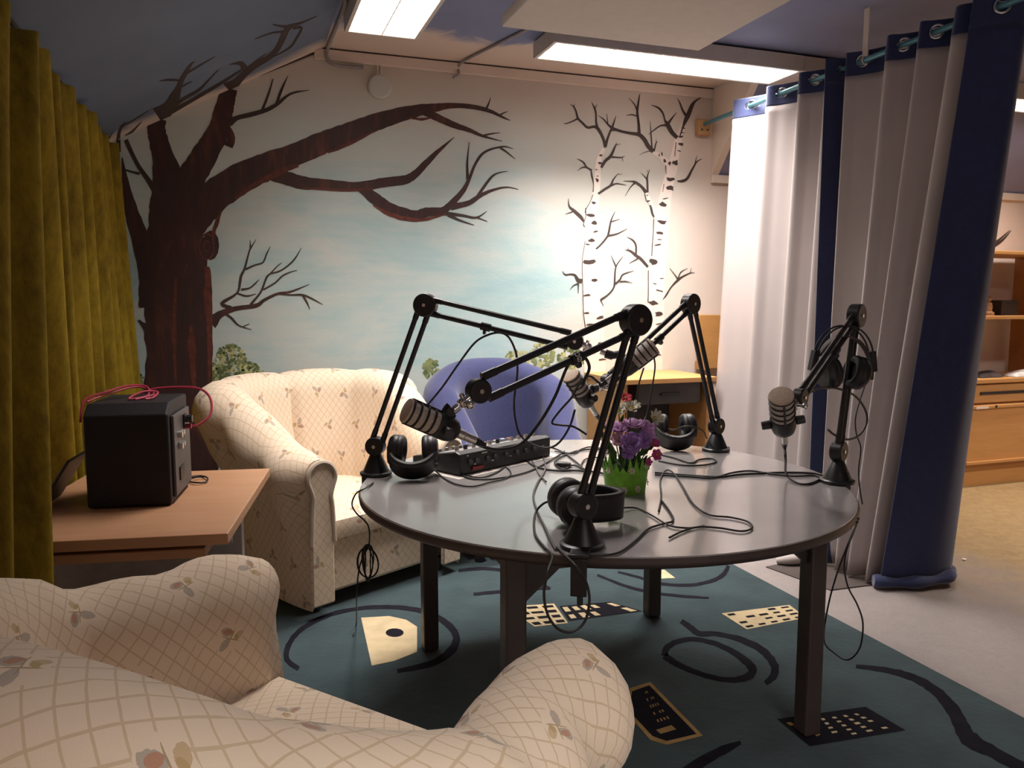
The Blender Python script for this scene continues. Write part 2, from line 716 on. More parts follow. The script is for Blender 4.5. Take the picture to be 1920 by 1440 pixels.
for pts, mi in W_TREE:
    strip(wallm, on_wall, pts, mi, 6, 0.05)
blot(wallm, on_wall, [(395 + 16 * math.cos(a * .5236), 460 + 28 * math.sin(a * .5236)) for a in range(12)], 1)
LAY[0] = 0.0009
# warm red light edges the painter left under the limbs and on the trunk
for pts in ([(395, 640, 8), (392, 560, 16), (388, 500, 10)], [(392, 720, 6), (394, 650, 10), (390, 600, 5)], [(365, 730, 5), (360, 660, 14), (358, 610, 4)], [(330, 720, 4), (326, 620, 9), (330, 520, 3)],
            [(440, 372, 4), (480, 345, 9), (540, 316, 9), (560, 312, 3)], [(615, 287, 2), (650, 272, 7), (700, 247, 3)], [(765, 220, 2), (790, 224, 6), (810, 220, 2)],
            [(700, 385, 3), (740, 405, 8), (790, 412, 6), (835, 402, 2)], [(570, 352, 3), (640, 357, 5), (700, 354, 3)], [(415, 395, 4), (402, 430, 9), (400, 460, 3)]):
    strip(wallm, on_wall, pts, 7, 5, 0.3)
for k in (0, 1, 2):
    strip(wallm, on_wall, [(388 + (14 - 4 * k) * math.cos(a), 462 + (24 - 7 * k) * math.sin(a), 3) for a in [i * 0.6 for i in range(10)]], 2 if k % 2 else 7, 3)
TWIGS = [
    [(912, 203, 4), (916, 195, 3), (920, 183, 1)], [(935, 218, 4), (942, 213, 3), (952, 209, 1)], [(904, 255, 4), (920, 251, 3), (938, 249, 1)],
    [(877, 337, 6), (876, 305, 4), (880, 266, 1)], [(938, 277, 4), (950, 285, 3), (966, 298, 1)], [(896, 367, 6), (918, 336, 5), (932, 325, 3), (952, 321, 1)],
    [(835, 400, 8), (868, 404, 5), (893, 408, 4), (913, 396, 1)], [(892, 407, 3), (914, 415, 1)], [(840, 403, 6), (862, 413, 4), (889, 422, 1)],
    [(300, 372, 14), (278, 338, 10), (260, 312, 8), (246, 285, 8), (236, 262, 8)], [(262, 326, 5), (246, 322, 4), (230, 317, 3)], [(222, 285, 9), (222, 262, 8)],
    [(430, 230, 16), (445, 221, 9), (470, 215, 9), (500, 206, 8), (520, 195, 7), (545, 176, 4), (580, 169, 1)], [(491, 208, 5), (503, 178, 4), (512, 148, 2)], [(518, 196, 5), (528, 168, 5), (540, 142, 1)],
    [(434, 577, 6), (416, 569, 7), (444, 550, 4), (450, 530, 5), (452, 518, 5), (459, 503, 4), (467, 473, 3), (471, 464, 3), (480, 449, 1)], [(470, 466, 3), (469, 450, 1)],
    [(460, 505, 4), (478, 497, 3), (493, 492, 3), (500, 476, 3), (507, 462, 1)], [(452, 543, 4), (468, 540, 3), (478, 532, 3), (486, 524, 1)], [(446, 550, 3), (462, 555, 3), (480, 551, 1)],
    [(470, 571, 5), (486, 552, 4), (492, 541, 4), (500, 520, 4), (508, 512, 3), (520, 499, 2), (528, 493, 1)], [(508, 513, 3), (525, 508, 3), (540, 498, 3), (553, 485, 3), (565, 465, 1)],
    [(494, 543, 3), (515, 531, 3), (530, 517, 3), (545, 510, 2), (557, 507, 1)], [(522, 551, 3), (545, 553, 3), (567, 553, 4), (585, 560, 3), (605, 571, 1)], [(568, 554, 4), (576, 568, 3), (581, 580, 1)],
    [(422, 588, 4), (434, 596, 4), (445, 608, 3), (455, 613, 2), (472, 618, 1)], [(456, 612, 2), (468, 607, 1)], [(280, 618, 22), (268, 608, 8), (260, 600, 4)],
]
for pts in TWIGS:
    strip(wallm, on_wall, pts, 2, 4)
# birches: pale stems, dark twigs, bark marks
LAY[0] = 0.0006
for pts in ([(1116, 720, 40), (1115, 660, 40), (1111, 590, 38), (1108, 530, 34), (1104, 480, 30), (1107, 440, 28), (1108, 405, 26), (1116, 370, 15), (1120, 335, 12), (1123, 300, 9), (1132, 278, 6)],
            [(1226, 720, 34), (1226, 640, 34), (1230, 570, 32), (1232, 510, 30), (1238, 450, 26), (1243, 400, 26), (1250, 355, 22), (1260, 315, 20), (1266, 290, 15), (1272, 262, 14), (1284, 225, 7)],
            [(1238, 420, 12), (1222, 385, 8), (1212, 362, 6)], [(1256, 310, 14), (1240, 295, 9), (1226, 285, 7)]):
    strip(wallm, on_wall, pts, 8, 5, 0.04)
LAY[0] = 0.0012


def birch(ox, oy, k, lst):
    for pts in lst:
        strip(wallm, on_wall, [(ox + x * k, oy + y * k, wd * k) for x, y, wd in pts], 9, 4)


birch(1040, 160, 1 / 6.0, [
    [(570, 700, 30), (548, 600, 30), (490, 490, 34), (440, 465, 30), (370, 475, 28), (310, 420, 24), (262, 370, 24), (240, 290, 18), (215, 240, 14), (175, 215, 4)],
    [(218, 240, 12), (222, 205, 4)], [(262, 372, 22), (200, 405, 16), (130, 430, 12), (100, 430, 3)],
    [(485, 490, 30), (468, 420, 22), (466, 330, 18), (452, 260, 18), (415, 190, 4)], [(452, 262, 14), (478, 212, 4)],
    [(570, 690, 34), (595, 600, 26), (625, 520, 24), (650, 470, 24), (690, 345, 4)], [(640, 510, 14), (700, 510, 6)],
    [(1110, 745, 52), (1050, 680, 48), (1010, 610, 46), (950, 555, 44), (860, 540, 34), (760, 520, 30), (660, 485, 30), (600, 440, 20), (550, 380, 14), (490, 340, 4)], [(600, 440, 14), (586, 320, 4)],
    [(952, 550, 36), (945, 430, 28), (930, 300, 26), (945, 180, 18), (960, 95, 4)], [(930, 290, 18), (895, 210, 14), (832, 142, 4)], [(935, 350, 14), (870, 330, 14), (805, 340, 4)],
    [(1095, 710, 18), (1085, 560, 14), (1075, 405, 3)], [(1118, 745, 18), (1140, 650, 14), (1160, 635, 4)], [(1140, 655, 8), (1143, 605, 3)], [(1070, 740, 10), (1010, 755, 8), (955, 785, 3)],
    [(1380, 590, 44), (1320, 530, 48), (1270, 440, 50), (1240, 390, 20), (1220, 320, 20), (1170, 255, 22), (1085, 222, 5)], [(1275, 430, 34), (1320, 370, 20), (1372, 305, 4)], [(1265, 450, 30), (1190, 455, 18), (1110, 510, 14), (1055, 552, 3)],
    [(1410, 570, 14), (1440, 480, 20), (1470, 400, 44), (1500, 340, 50), (1540, 240, 44), (1580, 180, 26), (1665, 128, 6)], [(1480, 340, 34), (1440, 280, 22), (1410, 200, 16), (1378, 145, 4)],
    [(525, 925, 30), (570, 850, 34), (630, 795, 34), (680, 690, 18), (700, 645, 4)], [(690, 675, 10), (742, 658, 3)], [(635, 805, 22), (740, 812, 14), (790, 797, 4)], [(760, 812, 8), (770, 860, 3)],
    [(420, 955, 20), (360, 920, 18), (320, 860, 14), (250, 825, 4)], [(362, 922, 16), (310, 925, 14), (255, 962, 3)], [(410, 950, 12), (420, 1020, 18), (438, 1110, 8), (432, 1200, 10)],
    [(490, 1220, 24), (560, 1170, 26), (630, 1125, 26), (660, 1060, 18), (720, 985, 4)], [(640, 1125, 22), (700, 1105, 14), (805, 1122, 4)], [(712, 1005, 8), (760, 998, 3)],
    [(1030, 1205, 36), (980, 1140, 28), (910, 1090, 28), (860, 1080, 14), (775, 1075, 4)], [(905, 1095, 20), (850, 1150, 12), (795, 1245, 3)], [(1045, 1205, 24), (1045, 1100, 20), (1042, 1030, 18), (1070, 945, 4)], [(1035, 1050, 14), (980, 990, 4)], [(1045, 975, 8), (1040, 955, 3)],
    [(1380, 1075, 14), (1430, 1078, 30), (1490, 1050, 32), (1540, 960, 24), (1600, 860, 16), (1660, 828, 4)], [(1572, 910, 18), (1600, 790, 4)],
    [(430, 1230, 8), (400, 1310, 7), (350, 1400, 8), (345, 1440, 8)], [(1250, 900, 8), (1255, 1000, 6)], [(1365, 640, 8), (1350, 800, 8)], [(1015, 1220, 8), (1030, 1300, 6)], [(1230, 1110, 7), (1215, 1200, 5)],
])
birch(1040, 380, 1 / 6.0, [
    [(330, 215, 12), (300, 165, 34), (220, 90, 32), (165, 40, 18), (155, -45, 4)], [(205, 100, 14), (120, 128, 3)], [(348, 60, 8), (350, 150, 8), (325, 240, 8), (342, 275, 8)],
    [(465, 520, 14), (520, 470, 16), (590, 385, 20), (610, 330, 22), (635, 200, 16), (680, 100, 4)], [(632, 215, 12), (730, 185, 3)], [(605, 370, 20), (700, 350, 14), (815, 293, 4)],
    [(1050, 720, 24), (970, 630, 28), (920, 595, 28), (850, 540, 18), (790, 530, 3)], [(915, 580, 20), (915, 480, 18), (880, 420, 14), (815, 385, 3)], [(940, 625, 14), (840, 680, 3)], [(832, 540, 10), (825, 505, 3)],
    [(310, 880, 46), (265, 870, 40), (230, 815, 22), (180, 803, 16), (120, 808, 14), (88, 768, 4)], [(268, 890, 20), (266, 1020, 3)], [(262, 910, 14), (215, 930, 12), (172, 978, 3)],
    [(515, 1095, 24), (600, 1035, 16), (660, 965, 18), (675, 900, 18), (690, 720, 14), (770, 605, 3)], [(690, 715, 14), (635, 592, 3)], [(680, 915, 20), (735, 865, 20), (770, 805, 14), (890, 765, 4)], [(735, 888, 16), (800, 885, 12), (875, 903, 3)], [(515, 1095, 14), (550, 1160, 5)],
    [(1218, 1090, 6), (1260, 1030, 16), (1310, 950, 14), (1385, 870, 24), (1440, 830, 16), (1525, 790, 10), (1575, 788, 3)], [(1385, 860, 18), (1360, 820, 10), (1295, 735, 3)], [(1388, 855, 14), (1420, 780, 10), (1495, 738, 3)], [(1525, 790, 8), (1537, 735, 3)],
    [(345, 430, 7), (325, 540, 7), (310, 660, 7), (315, 900, 7), (320, 1050, 8), (325, 1240, 9), (345, 1400, 12)], [(1115, 180, 8), (1110, 330, 6), (1100, 480, 8), (1092, 600, 8)], [(1055, 760, 8), (1055, 1000, 8), (1050, 1120, 10)], [(1085, 50, 22), (1100, 120, 22), (1120, 160, 14)],
])
for (x, y, a, b2) in ((1126, 291, 3, 2.4), (1124, 306, 3.2, 2.6), (1119, 338, 3.4, 4), (1113, 380, 4.8, 2.6), (1106, 403, 8, 3), (1113, 417, 6.5, 3.2), (1116, 434, 5, 1.3), (1108, 450, 8, 3.2), (1101, 458, 4, 1), (1103, 491, 10, 4.2),
                      (1113, 525, 6.5, 2.6), (1100, 553, 7, 2.2), (1099, 587, 6, 1.6), (1124, 595, 8, 2.6), (1105, 608, 10, 2), (1127, 645, 9, 2.4), (1107, 660, 8, 2), (1128, 674, 9, 1.8), (1118, 318, 2.5, .8), (1120, 330, 2.5, .8),
                      (1275, 270, 5, 2.6), (1273, 283, 3.4, 1.2), (1266, 305, 5.5, 5), (1255, 306, 3, 4), (1246, 302, 2.4, 3.4), (1255, 336, 7, 3.4), (1256, 353, 6.5, 4), (1240, 383, 7, 4), (1240, 416, 9, 3.8), (1236, 437, 7, 2.6), (1235, 449, 5, .8),
                      (1232, 459, 7, 1), (1223, 490, 8, 5), (1239, 522, 4, .8), (1227, 532, 4, .8), (1236, 545, 6, 1.2), (1223, 568, 9, 4.4), (1234, 588, 8, 3.4), (1235, 607, 9, 1), (1281, 240, 4, 1.2), (1279, 249, 4, 1.2), (1277, 256, 4.5, 2), (1241, 289, 1.2, 4), (1236, 291, 1.2, 3.5),
                      (1215, 377, 3, 2), (1219, 386, 2, 2), (1213, 366, 2, 1), (1247, 372, 5, 1), (1221, 640, 8, 2), (1232, 665, 8, 1.6)):
    dab(wallm, on_wall, x + a * .2, y, a, b2, 9, random.uniform(-.25, .25), 8, .42)
# twigs at the far right, over the cabinets
for pts in ([(1850, 462, 2), (1870, 452, 4), (1893, 432, 1)], [(1862, 463, 5), (1880, 450, 4), (1896, 432, 1)]):
    strip(wallm, on_wall, pts, 9, 4)

wall_back = struct(wallm.build('wall_back', [M_SKY, M_BARK, M_TWIG, M_G1, M_G2, M_G3, M_G2, M_RED, M_BIRCH, M_INK], smooth=0))

# limbs running on over the sloping ceiling
LAY[0] = 0.0004
for pts in ([(296, 218, 34), (312, 207, 26), (322, 192, 18), (328, 182, 20), (334, 168, 12), (341, 150, 9), (352, 131, 7), (361, 118, 3), (366, 117, 1)], [(336, 151, 3), (318, 150, 4), (299, 152, 1)], [(352, 137, 3), (380, 120, 3), (404, 106, 1)],
            [(322, 202, 9), (345, 185, 6), (372, 170, 5), (390, 152, 3), (410, 131, 1)], [(320, 210, 10), (350, 194, 7), (400, 165, 6), (440, 140, 4), (455, 130, 3)], [(340, 163, 3), (360, 153, 1)],
            [(428, 168, 30), (442, 156, 16), (460, 137, 13), (478, 123, 12), (505, 107, 10), (520, 92, 10), (530, 72, 11), (538, 56, 10), (545, 50, 8), (566, 43, 3), (594, 31, 1)],
            [(462, 135, 12), (455, 122, 11), (447, 119, 6), (431, 121, 1)], [(465, 128, 3), (480, 115, 3), (500, 100, 1)], [(540, 51, 5), (528, 50, 4), (512, 46, 1)], [(535, 60, 4), (510, 62, 3), (478, 74, 1)], [(550, 54, 4), (566, 52, 4), (556, 72, 4), (545, 88, 4), (520, 103, 2), (490, 115, 2)],
            [(222, 268, 9), (223, 252, 6), (228, 238, 4), (236, 228, 1)], [(235, 264, 9), (238, 255, 6), (248, 247, 4), (266, 228, 1)], [(226, 240, 2), (250, 226, 2), (278, 208, 1)], [(198, 262, 5), (205, 258, 3), (212, 247, 1)]):
    strip(slopem, on_slope, pts, 1, 4)
slope = struct(slopem.build('ceiling', [cloud_ceiling('slope_paint', 4.14, 0.25, (0.150, 0.180, 0.250)), M_TWIG], smooth=0))

ce = MB()
ce.add([(AX, FY, CZ), (AX, WY, CZ), (DX, WY, CZ), (DX, SY, CZ), (RX, SY, CZ), (RX, FY, CZ)], [(0, 1, 2, 3, 4, 5)])
struct(ce.build('ceiling', cloud_ceiling('ceiling_paint', 3.88, 0.70, (0.215, 0.24, 0.385)), smooth=0))
rs = MB()
rs.add([(DX, WY, KZ), (RX, WY, KZ), (RX, SY, CZ), (DX, SY, CZ)], [(0, 1, 2, 3)])
struct(rs.build('ceiling', M_PURPLE, smooth=0))
ck = MB()
ck.add([(DX, WY, KZ), (DX, WY, CZ), (DX, SY, CZ)], [(0, 1, 2)])
struct(ck.build('wall_dormer', M_WHITEWALL, smooth=0))
wl = MB().add([(LX, FY, 0), (LX, WY, 0), (LX, WY, LZ), (LX, FY, LZ)], [(0, 1, 2, 3)])
struct(wl.build('wall_left', cream, smooth=0))
wr = MB().add([(RX, FY, 0), (RX, WY, 0), (RX, WY, KZ), (RX, SY, CZ), (RX, FY, CZ)], [(0, 1, 2, 3, 4)])
struct(wr.build('wall_right', M_WHITEWALL, smooth=0))
wf = MB().add([(LX, FY, 0), (RX, FY, 0), (RX, FY, CZ), (AX, FY, CZ), (LX, FY, LZ)], [(0, 1, 2, 3, 4)])
struct(wf.build('wall_front', M_WHITEWALL, smooth=0))


def floor_tone():
    m, nt, b = new_mat('mottled_linoleum')
    t = node(nt, 'ShaderNodeTexCoord').outputs['Object']
    sep = node(nt, 'ShaderNodeSeparateXYZ')
    nt.links.new(t, sep.inputs[0])
    x = X(sep.outputs[0])
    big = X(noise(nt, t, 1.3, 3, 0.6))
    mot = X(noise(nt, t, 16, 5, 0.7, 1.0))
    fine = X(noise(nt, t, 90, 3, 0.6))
    k = ((x - 3.0) * 1.5 + (big - 0.5) * 1.6 + (mot - 0.5) * 1.1 + 0.2).clamp()  # mottled grey turning to beige towards the right
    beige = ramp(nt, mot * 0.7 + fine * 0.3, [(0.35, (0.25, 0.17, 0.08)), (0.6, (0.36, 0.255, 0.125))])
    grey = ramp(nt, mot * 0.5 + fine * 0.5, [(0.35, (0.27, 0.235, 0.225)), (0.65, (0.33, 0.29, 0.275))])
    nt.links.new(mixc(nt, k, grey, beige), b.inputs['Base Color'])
    b.inputs['Roughness'].default_value = 0.5
    return m


fl = MB().add([(LX, FY, 0), (RX, FY, 0), (RX, WY, 0), (LX, WY, 0)], [(0, 1, 2, 3)])
struct(fl.build('floor', floor_tone(), smooth=0))

# moulding under the ceiling on the painted wall, and the dark joints
tr = MB()
tr.box((AX - 0.05, WY - 0.016, CZ - 0.062), (DX, WY - 0.0015, CZ - 0.008), 0)
tr.box((AX - 0.05, WY - 0.012, CZ - 0.008), (DX, WY - 0.001, CZ - 0.0005), 1)
struct(tr.build('trim_1', [cream, dark_gap], smooth=0, bevel=0.003))
tr = MB()
a, b_ = Vector((LX + 0.02, WY - 0.006, LZ + 0.12 * SL - 0.008)), Vector((AX - 0.03, WY - 0.006, CZ - 0.03 * SL - 0.008))
tr.tube([a, b_], 0.005, 6)
struct(tr.build('trim_2', dark_gap))
# white boards edging the dormer opening
tr = MB()
d = Vector((0, SY - WY, CZ - KZ)).normalized()
n_ = Vector((0, -d.z, d.y))
p0, p1 = Vector((DX + 0.0, WY, KZ)), Vector((DX + 0.0, SY, CZ))
for (u0, u1) in ((p0, p1),):
    q = [u0, u1, u1 + n_ * 0.012, u0 + n_ * 0.012]
    tr.add([p + Vector((0.045, 0, 0)) for p in q] + [p + Vector((-0.004, 0, 0)) for p in q], [(0, 1, 2, 3), (7, 6, 5, 4), (0, 4, 5, 1), (1, 5, 6, 2), (2, 6, 7, 3), (3, 7, 4, 0)], 0)
struct(tr.build('trim_3', M_WHITEWALL, smooth=0))
tr = MB().box((DX, WY - 0.02, KZ - 0.05), (RX - 0.001, WY - 0.0015, KZ + 0.0), 0)
struct(tr.build('trim_4', M_WHITEWALL, smooth=0, bevel=0.003))
# ---------------------------------------------------------------- ceiling fittings
M_HOUSING = plain('lamp_housing', (0.62, 0.56, 0.52), 0.45, var=0.03)
M_GLOW = emitter('lamp_glow', (1.0, 0.90, 0.84), 6.0)
M_LOUVRE = plain('lamp_louvre', (0.86, 0.83, 0.80), 0.25, var=0.02)


def luminaire(label, x0, x1, y0, y1, zb, zt, fins, along, group=None):
    t = thing('ceiling_luminaire', label, 'ceiling light', ((x0 + x1) / 2, (y0 + y1) / 2, zt - .001), 0, group)
    cx, cy = (x0 + x1) / 2, (y0 + y1) / 2
    X0, X1, Y0, Y1, Z0 = x0 - cx, x1 - cx, y0 - cy, y1 - cy, zb - zt
    hs = MB()
    k = 0.016
    hs.box((X0, Y0, Z0), (X0 + k, Y1, 0)).box((X1 - k, Y0, Z0), (X1, Y1, 0)).box((X0 + k, Y0, Z0), (X1 - k, Y0 + k, 0)).box((X0 + k, Y1 - k, Z0), (X1 - k, Y1, 0))
    hs.box((X0 + k, Y0 + k, -0.012), (X1 - k, Y1 - k, 0))
    hs.build('housing', M_HOUSING, t, smooth=0)
    g = MB().box((X0 + k + .001, Y0 + k + .001, Z0 + 0.030), (X1 - k - .001, Y1 - k - .001, Z0 + 0.036))
    g.build('diffuser', M_GLOW, t, smooth=0)
    lv = MB()
    for i in range(1, fins):
        f = i / fins
        if along == 'x':
            xx = lerp(X0 + k, X1 - k, f)
            lv.box((xx - .0015, Y0 + k, Z0 + .002), (xx + .0015, Y1 - k, Z0 + .028))
        else:
            yy = lerp(Y0 + k, Y1 - k, f)
            lv.box((X0 + k, yy - .0015, Z0 + .002), (X1 - k, yy + .0015, Z0 + .028))
    if along == 'x':
        lv.box((X0 + k, -.002, Z0 + .002), (X1 - k, .002, Z0 + .028))
    else:
        lv.box((-.002, Y0 + k, Z0 + .002), (.002, Y1 - k, Z0 + .028))
    lv.build('louvre', M_LOUVRE, t, smooth=0)
    return t


luminaire('glaring white fluorescent light on the ceiling left of the hanging white panel', 0.505, 0.842, 2.46, 3.745, 2.47, CZ, 18, 'y', 'louvred fluorescent lights')
lb = luminaire('long louvred fluorescent light running along the ceiling toward the grommet curtain', 1.455, 2.88, 3.545, 3.83, 2.47, CZ - .012, 22, 'x', 'louvred fluorescent lights')
MB().box((2.881 - 2.1675, -.1425, -.078), (3.45 - 2.1675, .1425, -0.0)).build('blank_housing', M_HOUSING, lb, smooth=0, bevel=.003)
luminaire('bright fluorescent light half hidden past the right edge of the navy curtain', 3.90, 5.40, 3.575, 3.835, 2.47, CZ, 22, 'x', 'louvred fluorescent lights')
luminaire('fluorescent light added unseen over the room beyond the curtain, outside the picture', 4.15, 5.65, 2.12, 2.38, 2.47, CZ, 22, 'x', 'louvred fluorescent lights')
luminaire('fluorescent light on the ceiling behind the foreground armchair', 0.3, 1.5, -.85, -.55, 2.47, CZ, 18, 'x', 'louvred fluorescent lights')

zp = 2.405
pc = atz(941, 50, zp)
pd_ = atz(1306, 97, zp)
t = thing('ceiling_panel', 'broad white acoustic panel hung flat just below the ceiling', 'panel', ((pc.x + pd_.x) / 2, pc.y - .6, CZ - .001))
hw = (pd_.x - pc.x) / 2
MB().box((-hw, -.6, zp - CZ), (hw, .6, zp - CZ + .05)).build('board', plain('panel_white', (0.56, 0.50, 0.455), 0.7, var=.03), t, smooth=0, bevel=.004)
for sx in (-1, 1):
    for sy in (-.55, .55):
        MB().cyl((sx * (hw - .05), sy, zp - CZ + .05), (sx * (hw - .05), sy, 0), .003, n=6).build('hanger_wire', dark_gap, t)

# round junction box and its cables painted over on the wall
c = on_wall(711, 164)
t = thing('junction_box', 'round painted-over junction box high on the mural wall', 'junction box', (c.x, WY, c.z))
MB().lathe([(.062, 0), (.062, .022), (.054, .028)], 28, 0, frame((0, -.002, 0), (0, -1, 0))).build('cover', plain('cover_paint', (.56, .55, .50), .7, var=.03), t, smooth=30)
mb = MB()
for dx in (-.009, .009):
    mb.tube(spline([(dx, -.010, .05), (dx, -.010, .09), (dx * 1.3, -.010, .12), (dx * 4, -.012, .136)], 4), .006, 6)
mb.build('cable_stub', cream, t)
M_GREYCABLE = plain('grey_cable', (.30, .27, .27), .6)
pts = [atz(700, 0, CZ - .006) + Vector((-.19, 0, 0)), Vector((AX + .02, 3.6, CZ - .010)), Vector((AX + .015, 4.2, CZ - .012)), Vector((AX + .01, WY - .03, CZ - .05)), Vector((AX + .05, WY - .024, CZ - .085)), Vector((AX + .2, WY - .018, CZ - .085))]
tag(MB().tube(spline(pts, 6), .010, 8).build('ceiling_cable', M_GREYCABLE, origin=pts[2]), 'grey cable following the angle of the ceiling down to the mural wall', 'cable')
pts = [Vector((1.40, 3.52, CZ - .008)), Vector((1.30, 3.9, CZ - .008)), Vector((1.20, WY - .04, CZ - .014)), Vector((1.19, WY - .022, CZ - .07)), Vector((1.16, WY - .02, CZ - .09))]
tag(MB().tube(spline(pts, 6), .008, 8).build('ceiling_cable', M_GREYCABLE, origin=pts[2]), 'thin cable crossing the painted clouds beside the long ceiling light', 'cable')

# ---------------------------------------------------------------- rug
M_RUG = plain('rug_teal', (0.036, 0.060, 0.067), 0.95, var=0.16, scale=7, bmp=0.5, sheen=0.2, spec=.1)
M_RBLK = plain('rug_black', (0.012, 0.011, 0.016), 0.95, var=.2, spec=.1)
M_RCRM = plain('rug_cream', (0.56, 0.45, 0.28), 0.95, var=.1, spec=.1)
M_RTAN = plain('rug_tan', (0.40, 0.25, 0.10), 0.95, var=.2, spec=.1)
rug = MB()
RZ = 0.012
rug.box((0.10, 0.30, 0), (2.185, 3.62, RZ), 0)


def on_rug(px, py):
    return atz(px, py, RZ + 0.0010 + LAY[0])


LAY[0] = 0


def c7(l):
    return [(860 + p[0] / 2.4615, 1030 + p[1] / 2.4615) + tuple(q / 2.4615 for q in p[2:]) for p in l]


for pts in ([(560, 1254, 8), (538, 1236, 10), (541, 1210, 10), (565, 1180, 9), (620, 1152, 8), (690, 1139, 7), (760, 1140, 8), (815, 1154, 10), (852, 1185, 13), (850, 1215, 15), (812, 1243, 12), (745, 1258, 8)],
            [(888, 1114, 6), (930, 1110, 6), (985, 1105, 5), (1030, 1103, 5)], [(1004, 1084, 7), (1017, 1096, 8), (1032, 1104, 5)], [(860, 1070, 6), (905, 1066, 6), (960, 1071, 5)],
            c7([(640, 118, 10), (740, 158, 12), (830, 186, 13), (930, 205, 13), (1050, 217, 12), (1155, 224, 8)]), c7([(735, 104, 8), (830, 128, 12), (930, 158, 14), (1060, 165, 14), (1160, 148, 16), (1220, 118, 20), (1245, 75, 18)]),
            c7([(1028, 330, 22), (1070, 360, 26), (1110, 388, 26), (1190, 390, 20), (1300, 415, 26), (1400, 465, 32), (1455, 530, 36), (1455, 580, 34), (1415, 618, 22)]),
            c7([(950, 490, 30), (960, 455, 28), (1010, 425, 22), (1090, 414, 20), (1200, 440, 22), (1300, 495, 30), (1355, 550, 38), (1330, 590, 34), (1240, 602, 24), (1120, 575, 22), (1010, 530, 26), (950, 490, 30)]),
            [(1605, 1249, 7), (1660, 1256, 10), (1712, 1270, 14), (1755, 1296, 18), (1790, 1335, 24), (1815, 1382, 30), (1865, 1412, 22), (1935, 1450, 22)], [(1389, 1392, 8), (1345, 1412, 18), (1280, 1452, 22)]):
    strip(rug, on_rug, pts, 1, 6, 0.12)


def quadmarks(q, nu, nv, mat, fill=(.5, .5), skip=0.1):
    q = [on_rug(*p) for p in q]
    for i in range(nu):
        for j in range(nv):
            if random.random() < skip:
                continue
            vs = []
            fu, fv = fill[0] * random.uniform(.8, 1.15), fill[1] * random.uniform(.8, 1.15)
            for (a, b) in ((0, 0), (1, 0), (1, 1), (0, 1)):
                u = (i + .5 + (a - .5) * fu) / nu
                v = (j + .5 + (b - .5) * fv) / nv
                vs.append(q[0].lerp(q[1], u).lerp(q[3].lerp(q[2], u), v))
            rug.add(vs, [(0, 1, 2, 3)], mat)


blot(rug, on_rug, [(677, 1158), (730, 1155), (762, 1162), (782, 1175), (782, 1222), (740, 1239), (697, 1248)], 2)
blot(rug, on_rug, c7([(905, 95), (950, 94), (1000, 132), (905, 136)]), 2)
P1 = c7([(215, 265), (440, 250), (505, 340), (350, 356)])
P2 = c7([(465, 262), (700, 242), (848, 285), (510, 330)])
P3 = [(1353, 1150), (1480, 1134), (1512, 1158), (1400, 1180)]
P4 = [(1457, 1348), (1623, 1325), (1698, 1369), (1518, 1399)]
blot(rug, on_rug, P1, 2)
blot(rug, on_rug, P2, 1)
blot(rug, on_rug, P3, 2)
blot(rug, on_rug, P4, 1)
blot(rug, on_rug, c7([(790, 640), (885, 612), (1128, 860), (960, 902), (885, 880), (780, 760)]), 3)
LAY[0] = 0.0005
blot(rug, on_rug, c7([(800, 655), (880, 627), (1098, 852), (960, 884), (895, 862), (790, 750)]), 1)
LAY[0] = 0.0010
dab(rug, on_rug, 740, 1186, 17, 8, 1, 0, 14)
quadmarks(P1, 3, 4, 1, (.75, .45))
quadmarks(P2, 6, 2, 2, (.55, .6), .15)
quadmarks(P3, 5, 4, 1, (.6, .4), .12)
quadmarks([(1530, 1346), (1610, 1335), (1680, 1365), (1560, 1388)], 4, 5, 2, (.35, .45), .15)
quadmarks([(1465, 1352), (1500, 1348), (1545, 1378), (1520, 1392)], 2, 3, 3, (.6, .5), .1)
quadmarks(c7([(845, 650), (870, 640), (985, 790), (920, 810)]), 4, 5, 3, (.5, .35), .2)
quadmarks(c7([(890, 830), (985, 800), (1025, 835), (930, 862)]), 1, 1, 3, (.9, .7), 0)
tag(rug.build('rug', [M_RUG, M_RBLK, M_RCRM, M_RTAN], smooth=0, origin=(0.9, 1.9, 0)), 'dark teal rug with black swirls and cream letter blocks under the round table', 'rug')

patch_pts = [atz(*p, 0) for p in ((1436, 1064), (1553, 1040), (1655, 1062), (1634, 1098), (1557, 1108))]
mm = MB().prism([(p.x, p.y) for p in patch_pts], 'z', 0.0005, 0.005)  # flat dark brown patch laid on the floor by the curtain hem
tag(mm.build('floor_tone', plain('patch_brown', (.085, .065, .06), .9, var=.1), smooth=0, origin=patch_pts[1]), 'thin dark brown patch on the floor under the hem of the grommet curtain', 'mat')

# ---------------------------------------------------------------- round table
TC, TR, TH = Vector((1.065, 2.196, 0)), 0.75, 0.69
m, nt, b = new_mat('table_laminate')
f = noise(nt, coords(nt, 'Object'), 5, 4)
nt.links.new(ramp(nt, f, [(0.3, (.33, .31, .305)), (.7, (.36, .335, .33))]), b.inputs['Base Color'])
b.inputs['Roughness'].default_value = .20
b.inputs['Specular IOR Level'].default_value = .7
b.inputs['Coat Weight'].default_value = .6
b.inputs['Coat Roughness'].default_value = .10
M_TTOP = m
M_TEDGE = plain('table_edge', (.05, .034, .030), .45, var=.1)
M_TLEG = plain('table_leg', (.055, .040, .037), .42, var=.1)
t = thing('round_table', 'large round dark grey table with four square legs on the teal rug', 'table', TC)
LAMZ = TH
MB().lathe([(TR - .012, TH - .030), (TR - .002, TH - .024), (TR, TH - .012), (TR - .003, TH - .003)], 96, 0).build('edge_band', M_TEDGE, t, smooth=50)
